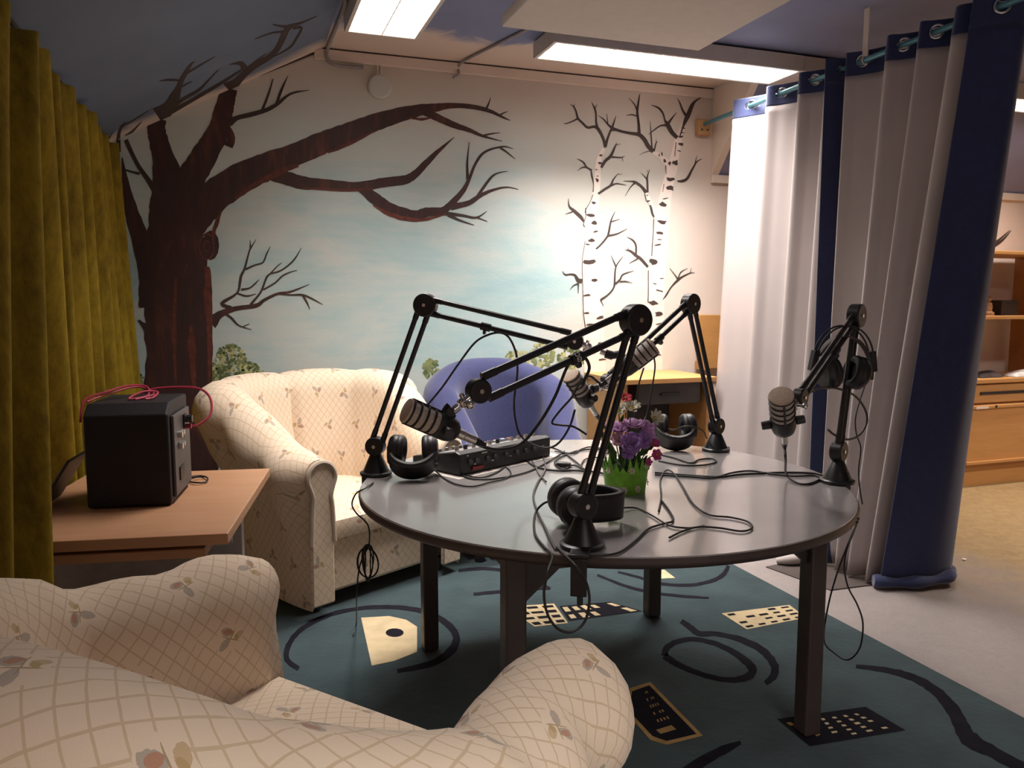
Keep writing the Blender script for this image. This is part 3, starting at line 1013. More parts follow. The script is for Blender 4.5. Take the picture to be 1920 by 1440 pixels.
MB().lathe([(TR - .0035, TH - .006), (TR - .006, TH)], 96, 0).build('tabletop', M_TTOP, t, smooth=30)
for sx in (-1, 1):
    for sy in (-1, 1):
        x, y = sx * .45, sy * .45
        g = MB().box((x - .027, y - .027, RZ + .0032), (x + .027, y + .027, TH - .031))
        g.build('leg', M_TLEG, t, smooth=0, bevel=.006)
fr = MB()
for s in (-1, 1):
    fr.box((-.42, s * .45 - .012, TH - .095), (.42, s * .45 + .012, TH - .032))
    fr.box((s * .45 - .012, -.42, TH - .095), (s * .45 + .012, .42, TH - .032))
for sx in (-1, 1):
    for sy in (-1, 1):
        fr.prism([(sx * .42, TH - .094), (sx * .42, TH - .17), (sx * .33, TH - .094)], 'y', sy * .45 - .009, sy * .45 + .009)
fr.build('apron', M_TLEG, t, smooth=0)

# ---------------------------------------------------------------- tub armchairs
M_FLORAL = fabric_floral('cream_floral')
M_BLUE = plain('blue_cloth', (0.045, 0.050, 0.128), 0.9, var=.08, scale=60, sheen=.3, spec=.15)
M_FOOT = plain('foot_black', (.02, .018, .018), .6)
M_PIPE = plain('cream_piping', (.52, .42, .33), .9, var=.1)


def tub_shell(a=.345, back=-.32, front=.40, h_arm=.66, h_back=.90, lean_arm=.0, lean_back=.14, seams=(), bulge=.046, R=.105, bendy=-.05, h0=.12, h1=.62):
    """the upholstered wall of a tub chair, from the right arm front round the back to the left arm front"""
    base = []
    for i in range(13):
        base.append(((a, lerp(front, bendy, i / 12)), (1, 0), i / 12 * 0.30))
    NB = 44
    for i in range(1, NB):
        th = math.pi * i / NB
        x, y = a * math.cos(th), bendy + (back - bendy) * math.sin(th)
        nx, ny = math.cos(th) / a, math.sin(th) / (back - bendy)
        l = math.hypot(nx, ny)
        base.append(((x, y), (nx / l, ny / l), .30 + .40 * i / NB))
    for i in range(13):
        base.append(((-a, lerp(bendy, front, i / 12)), (-1, 0), .70 + .30 * i / 12))
    rows, uvs = [], []
    ulen = 0
    prev = None
    cols = len(base)
    for ci, ((x, y), (nx, ny), s) in enumerate(base):
        d = min(s, 1 - s) / .5                       # 0 at an arm front, 1 at the middle of the back
        hh = lerp(h_arm, h_back, smoothstep((d - h0) / h1))
        lean = lerp(lean_arm, lean_back, smoothstep((d - .18) / .5))
        k = 0.0
        if seams:
            ss = [0] + list(seams) + [1]
            for q in range(len(ss) - 1):
                if ss[q] <= s <= ss[q + 1]:
                    u = (s - ss[q]) / (ss[q + 1] - ss[q])
                    k = (max(0, math.sin(math.pi * u))) ** .38
        bl = bulge * (k - .6)
        rr = R + bl * .6
        prof = []
        for z in (.27, .34, .40, .46, .53, .60, .67):
            if z > hh - rr - .02:
                break
            q = max(0, (z - .38) / (hh - .38))
            prof.append((-.075 + lean * q ** 1.2 - bl * min(1, max(0, (z - .36) / .1)), z))
        while len(prof) < 7:
            a0, a1 = prof[0], prof[1]
            prof.insert(1, ((a0[0] + a1[0]) / 2, (a0[1] + a1[1]) / 2))
        ni = len(prof) - 1
        q = (hh - rr - .38) / (hh - .38)
        cxo = -.075 + lean * q ** 1.2 + rr * .92
        cz = hh - rr
        for j in range(11):
            an = math.pi - j * (math.pi * 1.22) / 10
            prof.append((cxo + (rr + bl * .4) * math.cos(an), cz + (rr + bl * .4) * math.sin(an)))
        po, pz = prof[-1]
        for j in range(1, 8):
            z = lerp(pz, .035, j / 7)
            o = lerp(po - .03 * min(1, j / 2), .060, smoothstep(j / 4))
            prof.append((o, z))
        while len(prof) < 25:
            a0, a1 = prof[0], prof[1]
            prof.insert(1, ((a0[0] + a1[0]) / 2, (a0[1] + a1[1]) / 2))
        # rounded ends of the arms
        e = min(ci, cols - 1 - ci)
        if e < 4:
            sc = (.80, .915, .97, .995)[e]
            ozc = sum(p[1] for p in prof) / len(prof)
            prof = [(o * sc if z < .5 else cxo + (o - cxo) * sc, z if z < .3 else (cz + (z - cz) * sc if z > .5 else z)) for o, z in prof]
        if e == 0:
            y += .012
        row, ur = [], []
        if prev is not None:
            ulen += math.hypot(x + nx * .05 - prev[0], y + ny * .05 - prev[1])
        prev = (x + nx * .05, y + ny * .05)
        vl = 0
        pp = None
        for (o, z) in prof:
            if pp:
                vl += math.hypot(o - pp[0], z - pp[1])
            pp = (o, z)
            k_ = len(ur)
            if k_ <= ni:
                vl = z
            elif k_ > ni + 10:
                vl = 1.45 - z
            row.append((x + nx * o, y + ny * o, z))
            ur.append((ulen, vl))
        rows.append(row)
        uvs.append(ur)
    g = MB()
    g.grid(rows, 0, uvs)
    for e in (0, -1):
        row = rows[e]
        c = (sum(p[0] for p in row) / len(row), row[0][1] + .012, .42)
        ids = list(range(len(row)))
        vs = list(row)
        uvv = [(p[0], p[2]) for p in row]
        g.add(vs, [tuple(ids)], 0, uvv)
    return g


def cushion(x0, x1, y0, y1, z0, z1, crown=.03, rnd=.03, n=14):
    rows, uvs = [], []
    g = MB()
    for j in range(n + 1):
        r, u = [], []
        for i in range(n + 1):
            a, b = i / n * 2 - 1, j / n * 2 - 1
            x = lerp(x0, x1, (a + 1) / 2)
            y = lerp(y0, y1, (b + 1) / 2)
            e = (1 - abs(a) ** 6) * (1 - abs(b) ** 6)
            r.append((x, y, z1 - rnd * (1 - e) + crown * (1 - a * a) * (1 - b * b)))
            u.append((x, y))
        rows.append(r)
        uvs.append(u)
    g.grid(rows, 0, uvs)
    ring = [rows[0][i] for i in range(n + 1)] + [rows[j][n] for j in range(1, n + 1)] + [rows[n][i] for i in range(n - 1, -1, -1)] + [rows[j][0] for j in range(n - 1, 0, -1)]
    k = len(ring)
    cx, cy = (x0 + x1) / 2, (y0 + y1) / 2
    l2 = [(cx + (p[0] - cx) * 1.012, cy + (p[1] - cy) * 1.012, lerp(p[2], z0, .5)) for p in ring]
    l3 = [(cx + (p[0] - cx) * .985, cy + (p[1] - cy) * .985, z0) for p in ring]
    vs = ring + l2 + l3
    per = [(i * .06, 0) for i in range(k)] + [(i * .06, .06) for i in range(k)] + [(i * .06, .12) for i in range(k)]
    per = [(p[0] + p[1] * .0, p[2]) if abs(abs(p[1] - cy) - (y1 - y0) / 2) < .02 else (p[1], p[2]) for p in vs]
    fs = [(i, i + k, (i + 1) % k + k, (i + 1) % k) for i in range(k)] + [(i + k, i + 2 * k, (i + 1) % k + 2 * k, (i + 1) % k + k) for i in range(k)]
    fs.append(tuple(range(2 * k, 3 * k)))
    g.add(vs, fs, 0, per)
    return g


def armchair(label, loc, rotz, mat, shell, group, pillar=True, wx=0.0, seat_z=.415):
    t = thing('armchair', label, 'armchair', loc, rotz, group)
    shell.build('tub_shell', mat, t, smooth=55)
    bs = MB()
    x, y0, y1 = .285 + wx, -.28, .355
    vs = [(-x, y0, .06), (x, y0, .06), (x, y1, .06), (-x, y1, .06), (-x, y0, .29), (x, y0, .29), (x, y1, .29), (-x, y1, .29)]
    bs.add(vs, [(0, 3, 2, 1), (4, 5, 6, 7), (0, 1, 5, 4), (1, 2, 6, 5), (2, 3, 7, 6), (3, 0, 4, 7)], 0, [(p[0] + p[1] * .3, p[2] + p[1] * .2) for p in vs])
    bs.build('seat_base', mat, t, smooth=0, bevel=.015)
    cushion(-.272 - wx, .272 + wx, -.27, .385, .288, seat_z - .02).build('seat_cushion', mat, t, smooth=60)
    for sx in (-1, 1):
        for yy in (-.24, .33):
            MB().lathe([(.022, 0), (.028, .034), (.028, .062)], 12, 0, Matrix.Translation((sx * (.33 if yy > 0 else .2) + sx * wx, yy, 0))).build('foot', M_FOOT, t)
    if pillar:
        for sx in (-1, 1):
            cx = sx * (.345 + wx)
            zc = .56
            out = [(cx - .052, .06), (cx + .052, .06), (cx + .050, .40), (cx + .048, .47)]
            out = [(cx - .052, .05), (cx + .056, .05), (cx + .052, .30), (cx + .044, .44), (cx + .036 + (sx > 0) * .004, .485)]
            for k in range(9):
                a = math.radians(-35 + k * 250 / 8)
                out.append((cx + .062 * math.cos(a), zc + .062 * math.sin(a)))
            out += [(cx - .040, .485), (cx - .046, .44), (cx - .052, .30)]
            p = MB()
            p.prism(out, 'y', .402, .424)
            p.uv = [[(p.v[i][0], p.v[i][2]) for i in f] for f in p.f]
            q = p.build('arm_front', mat, t, smooth=30, bevel=.008)
            MB().tube([(w_.x, .422, w_.y) for w_ in spline([(u, v, 0) for u, v in out[2:]], 3)], .011, 8).build('piping', M_PIPE, q)
    return t


SE = (.14, .27, .385, .5, .615, .73, .86)
grp = 'cream floral tub armchairs'


def seat_at(fx, fy, deg):
    """centre of a chair whose arm fronts meet the floor about (fx, fy), facing deg"""
    a = math.radians(deg)
    return (fx - .40 * math.cos(a), fy - .40 * math.sin(a), RZ + .0005), a - math.pi / 2


p, r = seat_at(.295, 1.575, 39)
fg = armchair('cream trellis-patterned tub armchair filling the bottom left corner, seen from behind', p, r, M_FLORAL, tub_shell(a=.42, seams=SE, h_arm=.655, h_back=.855, h0=.45, h1=.5, lean_back=.12), grp, False, .075)
p, r = seat_at(.58, 3.235, -61.5)
rc = armchair('cream leaf-patterned tub armchair standing between the side table and the round table', p, r, M_FLORAL, tub_shell(seams=SE, lean_back=.105), grp)
bl = armchair('plain blue tub armchair behind the round table against the mural wall', (1.31, 3.84, RZ + .0005), math.radians(-178), M_BLUE, tub_shell(a=.262, back=-.26, h_arm=.54, h_back=.93, h0=.02, h1=.95, lean_back=.07, R=.095, bulge=0, front=.30), None, False, -.07)
# ---------------------------------------------------------------- curtains
M_VELVET = velvet('mustard_velvet', (0.10, 0.062, 0.004), (0.30, 0.205, 0.014))
M_SELV = plain('selvedge', (.36, .28, .14), .9, var=.25, scale=90)


def cloth(top, bot, rows=26, sub=10, wave=0.0, sag=1.0):
    """sheet hung between two plan curves given as (x, y, z) control points"""
    T, B = spline(top, sub), spline(bot, sub)
    out = []
    for j in range(rows + 1):
        f = j / rows
        g = f ** sag
        r = []
        for i, (p, q) in enumerate(zip(T, B)):
            v = p.lerp(q, f)
            h = p.lerp(q, g)
            r.append(Vector((h.x + wave * math.sin(i * .31 + 5 * f) * f, h.y, v.z)))
        out.append(r)
    return out


def folds(p0, p1, n, amp, z, ph=0.0, jit=.25, nrm=(1, 0)):
    pts = []
    for i in range(n):
        f = i / (n - 1)
        a = amp * (1 if i % 2 else -1) * random.uniform(1 - jit, 1 + jit)
        ff = f + (random.uniform(-.25, .25) / n if 0 < i < n - 1 else 0)
        pts.append((lerp(p0[0], p1[0], ff) + nrm[0] * a, lerp(p0[1], p1[1], ff) + nrm[1] * a, z))
    return pts


random.seed(3)
zt = 1.985
# far curtain, from behind the speaker to the mural wall
tp = folds((-.535, 2.62), (-.535, 4.18), 17, .040, zt)
bt = folds((-.635, 3.10), (-.455, 4.21), 17, .050, .03)
tp = [(x, y, zt - .01 + .012 * math.sin(i * 1.7)) for i, (x, y, z) in enumerate(tp)]
g = cloth(tp, bt, 30, 9, .004)
mb = MB()
mb.grid(g, 0)
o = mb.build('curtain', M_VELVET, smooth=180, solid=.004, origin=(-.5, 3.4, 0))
tag(o, 'mustard velvet curtain hanging behind the black speaker up to the painted tree', 'curtain', 'mustard velvet curtains')
ed = MB()
ed.tube([r[-1] + Vector((.004, -.004, 0)) for r in g], .007, 5, flat=.5)
ed.build('edge_trim', M_SELV, o, origin=(-.5, 3.4, 0))
ed = MB()
ed.tube([r[0] + Vector((.004, -.006, 0)) for r in g], .008, 5, flat=.5)
ed.build('edge_trim', M_SELV, o, origin=(-.5, 3.4, 0))
tp = folds((-.545, 1.62), (-.515, 2.56), 11, .036, zt)
tp = [(x, y, zt - .02 + .015 * math.sin(i * 2.1)) for i, (x, y, z) in enumerate(tp)]
bt = folds((-.745, 1.60), (-.425, 1.97), 11, .034, .03)
g = cloth(tp, bt, 30, 9, .004, .8)
mb = MB()
mb.grid(g, 0)
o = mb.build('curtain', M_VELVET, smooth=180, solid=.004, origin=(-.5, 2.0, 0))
tag(o, 'mustard velvet curtain at the left edge, its hem falling in front of the side table', 'curtain', 'mustard velvet curtains')
MB().cyl((-.545, 1.3, 2.0), (-.545, 4.28, 2.0), .008).build('x', dark_gap)
bpy.data.objects['x'].name = 'curtain_rail'
tag(bpy.data.objects['curtain_rail'], 'thin dark rail carrying the mustard velvet curtains', 'curtain rail')

# pale curtain lined in navy, on grommets
M_NAVY = plain('navy_cloth', (0.030, 0.041, 0.112), 0.8, var=.1, scale=40, sheen=.4, spec=.2)
M_PALE = plain('pale_lining', (0.50, 0.445, 0.435), 0.8, var=.03, scale=4, spec=.2)
M_CHROME = plain('chrome', (.75, .72, .70), .18, 1.0, var=.05)
M_ROD = plain('turquoise_rod', (0.10, 0.26, 0.32), .35, .3, var=.08)
ZR = 2.335


def rodY(px, z=ZR):
    """where along the rod a picture column falls"""
    best = None
    for i in range(2001):
        yy = 1.8 + i * .00125
        p = Vector((rodX(yy), yy, z))
        d = p - CAM
        u = d.x * math.cos(YAW) - d.y * math.sin(YAW)
        f = (d.x * math.sin(YAW) + d.y * math.cos(YAW)) * math.cos(PITCH) - d.z * math.sin(PITCH)
        e = abs(960 + FPX * u / f - px)
        if best is None or e < best[0]:
            best = (e, yy)
    return best[1]


def rodX(y):
    return lerp(2.743, 2.690, (4.3 - y) / 2.3)


ROD0, ROD1 = Vector((rodX(4.29), 4.29, ZR)), Vector((rodX(1.2), 1.2, ZR))
rd = thing('curtain_rod', 'turquoise metal rod carrying the pale navy-lined curtain', 'curtain rod', ROD0)
MB().cyl((0, 0, 0), ROD1 - ROD0, .0125, n=16).build('rod', M_ROD, rd, smooth=40)
M_PINE = wood('pine', (.46, .26, .11), (.56, .34, .16))
bb = MB().box((-.045, -.03, -.065), (.045, .009, .028))
bk = bb.build('bracket', M_PINE, rd, smooth=0, bevel=.003)
for sx in (-.02, .02):
    MB().cyl((sx, -.0335, -.035), (sx, -.0295, -.035), .006, n=10).build('screw', dark_gap, bk)

# white plate holding the rod up to the ceiling
yk = rodY(1622)
hp_ = Vector((rodX(yk), yk, 0)) - Vector((ROD0.x, ROD0.y, 0))
hg = MB().box((hp_.x - .003, hp_.y - .016, .014), (hp_.x + .003, hp_.y + .016, CZ - ZR - .0005))
hg.torus(.0165, .003, frame((hp_.x, hp_.y, 0), (0, 1, 0)), 20, 6)
hg.build('ceiling_hanger', M_WHITEWALL, rd, smooth=30)


def pale_panel(label, cols, rings, zb=.015):
    """cols: (dx_top, y_top, x_bottom, y_bottom); the sheet shows navy where it turns back on itself"""
    zt_ = ZR + .045
    T = [(rodX(c[1]) + c[0], c[1], zt_) for c in cols]
    B = [(c[2], c[3], zb) for c in cols]
    g = cloth(T, B, 34, 9, .0, 1.05)
    fh = .105 / (zt_ - zb)
    g[1] = [p.lerp(q, fh) for p, q in zip(g[0], g[-1])]
    mb = MB()
    mb.sheet = True
    mb.grid(g[1:], 0)
    org = Vector((T[0][0], T[0][1], 0))
    o = mb.build('curtain', [M_NAVY, M_PALE], smooth=180, solid=.003, solid_mat=1, origin=org)
    tag(o, label, 'curtain', 'grommet curtains lined in navy')
    ringp = [Vector((rodX(y), y, ZR)) for y, tl in rings]
    hd = MB()
    n = 15
    rows = [[p.lerp(q, fh * j / n) for p, q in zip(g[0], g[-1])] for j in range(n + 1)]
    wd = len(rows[0])
    fs = []
    for j in range(n):
        for i in range(wd - 1):
            c = (rows[j][i] + rows[j + 1][i + 1]) / 2
            if math.hypot(c.x - rodX(c.y), c.z - ZR) > .020:
                fs.append((j * wd + i, j * wd + i + 1, (j + 1) * wd + i + 1, (j + 1) * wd + i))
    hd.add([p for r in rows for p in r], fs)
    hd.build('header_band', M_NAVY, o, smooth=180, solid=.004, origin=org)
    for (y, tl), r in zip(rings, ringp):
        MB().torus(.0255, .0055, frame(r - org, tl), 28, 8).build('grommet', M_CHROME, o, smooth=60)
    return o, g, org


def pleats(gs, ya, yb, xa, xb, y0, y1):
    cols, rings = [], []
    for k, gp in enumerate(gs):
        nxt = gs[k + 1] if k + 1 < len(gs) else gp + 56
        ym, yc, yp = rodY(gp - 15), rodY(gp), rodY(gp + (nxt - gp) * .42)
        rings.append((yc, (Vector((.095, yp - ym, 0)).cross(Vector((0, 0, 1)))).normalized()))
        for dx, y in ((-.047, ym), (0, yc), (.048, yp)):
            f = (ya - y) / (ya - yb)
            cols.append((dx, y, lerp(xa, xb, f) + dx * .95, lerp(y0, y1, f)))
    return cols, rings


Ya, Yb_ = rodY(1392), rodY(1592)
ca, ra = pleats([1409, 1467, 1528, 1579], Ya, Yb_, 2.61, 2.61, 3.82, 3.03)
ca = [(-.05, Ya + .015, 2.575, 3.86)] + ca[:-1] + [(.06, Yb_ + .09, 2.70, 3.04), (.10, Yb_ + .05, 2.75, 3.01), (.06, Yb_ + .02, 2.72, 2.97), (-.085, Yb_ + .06, 2.575, 3.02)]
pa, ga, oa = pale_panel('pale grey curtain with navy header nearer the mural wall, behind the right microphone', ca, ra)
Yc_, Yd = rodY(1594), rodY(1832)
cb_, rb_ = pleats([1617, 1695, 1757], Yc_, Yd, 2.62, 2.63, 2.95, 2.66)
rb_.append((rodY(1880), Vector((.62, .78, 0)).normalized()))
cb_ = [(.02, Yc_ - .02, 2.67, 2.89)] + cb_ + [(-.05, rodY(1812), 2.60, 2.665), (.02, rodY(1842), 2.70, 2.67), (.12, rodY(1850), 2.96, 2.64), (.17, rodY(1858), 2.99, 2.57), (.07, rodY(1880) - .055, 2.86, 2.545), (.0, rodY(1880), 2.74, 2.57), (-.075, rodY(1880) + .06, 2.625, 2.61)]
pb, gb, ob = pale_panel('pale grey curtain whose near edge turns out to show a broad navy lining', cb_, rb_)
# the navy edge bunches up where it meets the floor
hm = MB()
P_ = spline([Vector(p) - ob for p in ((2.60, 2.62, .035), (2.68, 2.575, .030), (2.80, 2.54, .034), (2.92, 2.535, .040), (2.99, 2.57, .05), (3.01, 2.63, .035))], 5)
hm.tube(P_, [.030 + .007 * math.sin(i * .9) for i in range(len(P_))], 10, flat=.8)
hm.build('hem_bunch', M_NAVY, pb, smooth=60)
hm = MB()
c_ = atz(1486, 1050, .03)
P_ = spline([c_ + Vector(p) - oa for p in ((-.06, .04, -.01), (-.02, .01, .0), (.04, .0, .0), (.09, .03, -.01))], 5)
hm.tube(P_, [.014 + .010 * math.sin(math.pi * i / (len(P_) - 1)) for i in range(len(P_))], 10)
hm.build('hem_bunch', M_PALE, pa, smooth=60)
sc = atz(1808, 1050, .0)
tag(MB().box((-.012, -.008, .0008), (.012, .010, .006), 0, Matrix.Translation(sc) @ Matrix.Rotation(.5, 4, 'Z')).build('paper_scrap', M_WHITEWALL, smooth=0, bevel=.002, origin=sc), 'tiny white scrap on the bare floor right of the navy curtain hem', 'scrap')

# ---------------------------------------------------------------- desk against the mural wall
M_BEECH = wood('beech', (0.50, 0.245, 0.080), (0.58, 0.30, 0.105))
M_BEECHD = wood('beech_dark', (0.40, 0.17, 0.05), (0.47, 0.21, 0.07))
M_DGREY = plain('dark_grey_panel', (.055, .045, .042), .6)
DZ = .83
t = thing('desk', 'beech desk against the mural wall beside the blue armchair', 'desk', (2.4, 4.05, 0))
q = [atz(1120, 703, DZ), atz(1395, 717, DZ)]
y0 = (q[0].y + q[1].y) / 2
x0, x1 = q[0].x - 2.4, 2.562 - 2.4
MB().box((x0, y0 - 4.05, DZ - .028), (x1, WY - .004 - 4.05, DZ)).build('desktop', M_BEECH, t, smooth=0, bevel=.003)
MB().box((x0 + .02, y0 - 4.05 + .03, 0), (x0 + .045, .24, DZ - .0285)).build('side_panel', M_BEECH, t, smooth=0, bevel=.002)
MB().box((x1 - .045, y0 - 4.05 + .03, 0), (x1 - .02, .24, DZ - .0285)).build('side_panel', M_BEECH, t, smooth=0, bevel=.002)
MB().box((x0 + .046, .18, .15), (x1 - .046, .195, DZ - .0285)).build('modesty_panel', M_DGREY, t, smooth=0)
dr = MB().box((x0 + .12, y0 - 4.05 + .05, DZ - .15), (x0 + .52, .1, DZ - .029)).build('drawer', M_DGREY, t, smooth=0, bevel=.004)
MB().box((x0 + .26, y0 - 4.05 + .036, DZ - .10), (x0 + .38, y0 - 4.05 + .049, DZ - .085)).build('handle', plain('black_plastic', (.012, .011, .012), .4), dr, smooth=0, bevel=.003)
c = aty(1312, 690, WY - .03)
t2 = thing('desk_screen', 'upright beech board standing on the desk at the pale curtain edge', 'board', (c.x, WY - .03, DZ))
MB().box((-.02, -.012, .0005), (.75, .012, aty(1330, 590, WY - .03).z - DZ)).build('board', M_BEECH, t2, smooth=0, bevel=.004)
MB().box((-.026, -.10, .0006), (-.0205, .016, .05)).build('bracket', M_BEECHD, t2, smooth=0)

# ---------------------------------------------------------------- bookcase past the curtain
BX0, BX1, BY = atz(1803, 915, 0).x, 6.0, atz(1800, 915, 0).y
BW = BX1 - BX0


def bookcase(label, bx0, bx1, drawers=True):
    t = thing('bookcase', label, 'bookcase', (bx0, BY, 0), 0, 'beech bookcases by the far wall')
    W, D = bx1 - bx0, WY - .03 - BY
    MB().box((0, .02, 0), (W, D, .128)).build('plinth', M_BEECH, t, smooth=0)
    MB().box((-.004, -.02, .706), (W, D, .738)).build('counter', M_BEECH, t, smooth=0, bevel=.006)
    MB().box((0, .012, .1285), (W, D, .7055)).build('carcass', M_BEECHD, t, smooth=0)
    n = max(1, round(W / .8))
    for i in range(n):
        a, b = W * i / n + .012, W * (i + 1) / n - .012
        d1 = MB().box((a, -.004, .575), (b, .0115, .698)).build('drawer', M_BEECH, t, smooth=0, bevel=.003)
        MB().box((a + .10, -.010, .630), (a + .56, -.0045, .648)).build('handle', MATS['black_plastic'], d1, smooth=0)
        d2 = MB().box((a, -.008, .165), (b, .0115, .56)).build('door', M_BEECH, t, smooth=0, bevel=.003)
        MB().box((a, -.022, .155), (b, -.0085, .178)).build('rail', M_BEECH, d2, smooth=0, bevel=.004)
        MB().box((a, -.018, .535), (b, -.0085, .558)).build('rail', M_BEECH, d2, smooth=0, bevel=.004)
        MB().cyl((a + .24, -.020, .547), (a + .24, -.018, .547), .010, n=14).build('lock', MATS['black_plastic'], d2)
        MB().box((a + .06, -.0195, .536), (a + .17, -.0182, .552)).build('label_strip', M_WHITEWALL, d2, smooth=0)
    for z in (1.135, 1.568):
        MB().box((-.8, .0, z), (W, D, z + .024)).build('shelf', M_BEECH, t, smooth=0, bevel=.003)
    n2 = 2
    xs = [0.0, W] if drawers is False else [-.80, (aty(1903, 560, 4.25).x - bx0), W - .022]
    for x in xs:
        MB().box((x, .13, .7385), (x + .022, D, 1.134)).build('upright', M_BEECHD, t, smooth=0)
        MB().box((x, .006, 1.1595), (x + .022, D, 1.567)).build('upright', M_BEECHD, t, smooth=0)
    return t


bookcase('beech bookcase with drawers and shelves at the right edge past the navy curtain', BX0, BX1)
lc = thing('cabinet', 'beech cabinet mostly hidden behind the curtain, left of the bookcase', 'cabinet', (BX0 - .01, BY, 0))
MB().box((-.85, .012, .128), (-.0, .35, .706)).build('carcass', M_BEECH, lc, smooth=0, bevel=.004)
MB().box((-.85, .02, 0), (-.0, .35, .1275)).build('plinth', M_BEECH, lc, smooth=0)
MB().box((-.86, -.015, .7065), (0, .35, .738)).build('counter', M_BEECH, lc, smooth=0, bevel=.005)

# things on the bookcase
fy = BY + .12
c = aty(1850, 592, fy)
t = thing('figurine', 'small carved wooden figurine on the bookcase shelf beside the black box', 'figurine', (c.x, fy, 1.1595))
MB().lathe([(.045, 0), (.045, .02), (.030, .03), (.033, .06), (.028, .085), (.012, .095)], 16).build('body', plain('carved_wood', (.36, .19, .10), .6, var=.25, scale=40), t)
MB().ball((0, 0, .112), .024, .024, .026).build('head', MATS['carved_wood'], t)
c2 = aty(1890, 592, fy + .05)
t = thing('box', 'low black box on the bookcase shelf beside the figurine', 'box', (c2.x - .055, fy + .06, 1.1595))
MB().box((-.075, -.06, .0005), (.08, .06, .095)).build('carton', plain('black_card', (.035, .028, .028), .6), t, smooth=0, bevel=.003)
MB().box((-.077, -.062, .0952), (.082, .062, .105)).build('lid', MATS['black_card'], t, smooth=0, bevel=.003)
cz_ = .7385


def rumple(name, label, cat, px, w_, d_, h_, mat, y):
    c = aty(px, 705, y)
    rows = []
    for j in range(10):
        r = []
        for i in range(16):
            u, v = i / 15 * 2 - 1, j / 9 * 2 - 1
            e = max(0, (1 - abs(u) ** 4)) * max(0, (1 - abs(v) ** 4))
            z = .003 + h_ * e ** .5 * (.6 + .4 * math.sin(3.1 * u + 2 * v) * math.cos(2.3 * v + u))
            r.append((u * w_ * (1 + .08 * math.sin(5 * v)), v * d_ * (1 + .1 * math.sin(4 * u)), z))
        rows.append(r)
    g = MB().grid(rows)
    g.v = [(p[0] + c.x, p[1] + y, p[2] + cz_) for p in g.v]
    g.add([(c.x - w_, y - d_, cz_ + .001), (c.x + w_, y - d_, cz_ + .001), (c.x + w_, y + d_, cz_ + .001), (c.x - w_, y + d_, cz_ + .001)], [(3, 2, 1, 0)])
    return tag(g.build(name, mat, origin=(c.x, y, cz_), smooth=60), label, cat)


rumple('folded_cloth', 'dark cloth lying crumpled on the bookcase counter beside the white cloth', 'cloth', 1845, .10, .07, .045, plain('dark_cloth', (.05, .035, .035), .9), BY + .10)
rumple('folded_cloth', 'white cloth lying on the bookcase counter at the right edge', 'cloth', 1915, .12, .06, .05, plain('white_cloth', (.62, .58, .56), .9), BY + .06)

# ---------------------------------------------------------------- side table with the speaker
SZ = .65
M_STOP = wood('side_table_wood', (0.43, 0.22, 0.115), (0.50, 0.27, 0.15), (1, 8, 8))
M_SLEG = plain('pale_grey_metal', (.38, .34, .32), .45)
A_, B_, D_ = atz(110, 1015, SZ), atz(427, 1000, SZ), atz(445, 880, SZ)
ex = (B_ - A_).normalized()
ey = Vector((-ex.y, ex.x, 0))
dep = (D_ - B_).dot(ey)
rz = math.atan2(ex.y, ex.x)
t = thing('side_table', 'low wood-topped side table under the black speaker', 'side table', (B_.x, B_.y, 0), rz)
LW = .62
MB().box((-LW, 0, SZ - .030), (0, dep, SZ)).build('tabletop', M_STOP, t, smooth=0, bevel=.003)
MB().box((-LW + .02, .03, SZ - .072), (-.065, dep - .05, SZ - .046)).build('pull_out_tray', M_STOP, t, smooth=0, bevel=.003)
for x in (-LW + .06, -.10):
    for y in (.07, dep - .12):
        MB().box((x - .015, y, .02), (x + .015, y + .045, SZ - .0305)).build('leg', M_SLEG, t, smooth=0, bevel=.004)
    MB().box((x - .022, .04, 0), (x + .022, dep - .02, .0195)).build('foot', M_SLEG, t, smooth=0, bevel=.004)
MB().box((-LW + .08, .30, .12), (-.12, .315, SZ - .0725)).build('back_panel', M_SLEG, t, smooth=0)

# speaker: broad black flank toward the room, connector side to the right
M_BLK = plain('speaker_black', (.011, .009, .011), .6, var=.1, scale=60, bmp=.1, spec=.35)
M_BLKP = MATS['black_plastic']
M_PANEL = plain('speaker_panel', (.075, .068, .070), .5)
M_SILVER = plain('silver', (.62, .60, .58), .3, .9, var=.05)
M_REDC = plain('red_cable', (.42, .03, .07), .45)
S0, S1 = atz(164, 957, SZ), atz(322, 949, SZ)
sx_ = (S1 - S0).normalized()
W_ = (S1 - S0).length
t = thing('speaker', 'black monitor speaker on the wood-topped side table, red cable on top', 'speaker', (S0.x, S0.y, SZ), math.atan2(sx_.y, sx_.x))
SH, SD = .305, .285
b = MB()
b.prism([(0, .004), (SD, .004), (SD, SH), (.045, SH), (0, SH - .032)], 'x', 0, W_)
b.build('cabinet', M_BLK, t, smooth=0, bevel=.007, seg=3)
pn = MB().box((W_ + .0005, .03, .02), (W_ + .010, SD - .02, SH - .04)).build('rear_panel', M_PANEL, t, smooth=0, bevel=.003)
for (y, z, r, l) in ((.09, .20, .010, .012), (.09, .165, .010, .012), (.13, .20, .008, .010), (.13, .165, .008, .010)):
    MB().cyl((W_ + .0105, y, z), (W_ + .010 + l, y, z), r, n=14).build('knob', M_SILVER, pn)
MB().box((W_ + .0105, .16, .21), (W_ + .016, .20, .25)).build('switch', M_BLKP, pn, smooth=0)
MB().cyl((W_ + .0105, .18, .235), (W_ + .035, .18, .235), .012, n=14).build('jack_socket', M_BLKP, pn)
MB().cyl((W_ + .0105, .185, .21), (W_ + .030, .185, .21), .008, n=14).build('red_plug', M_REDC, pn)
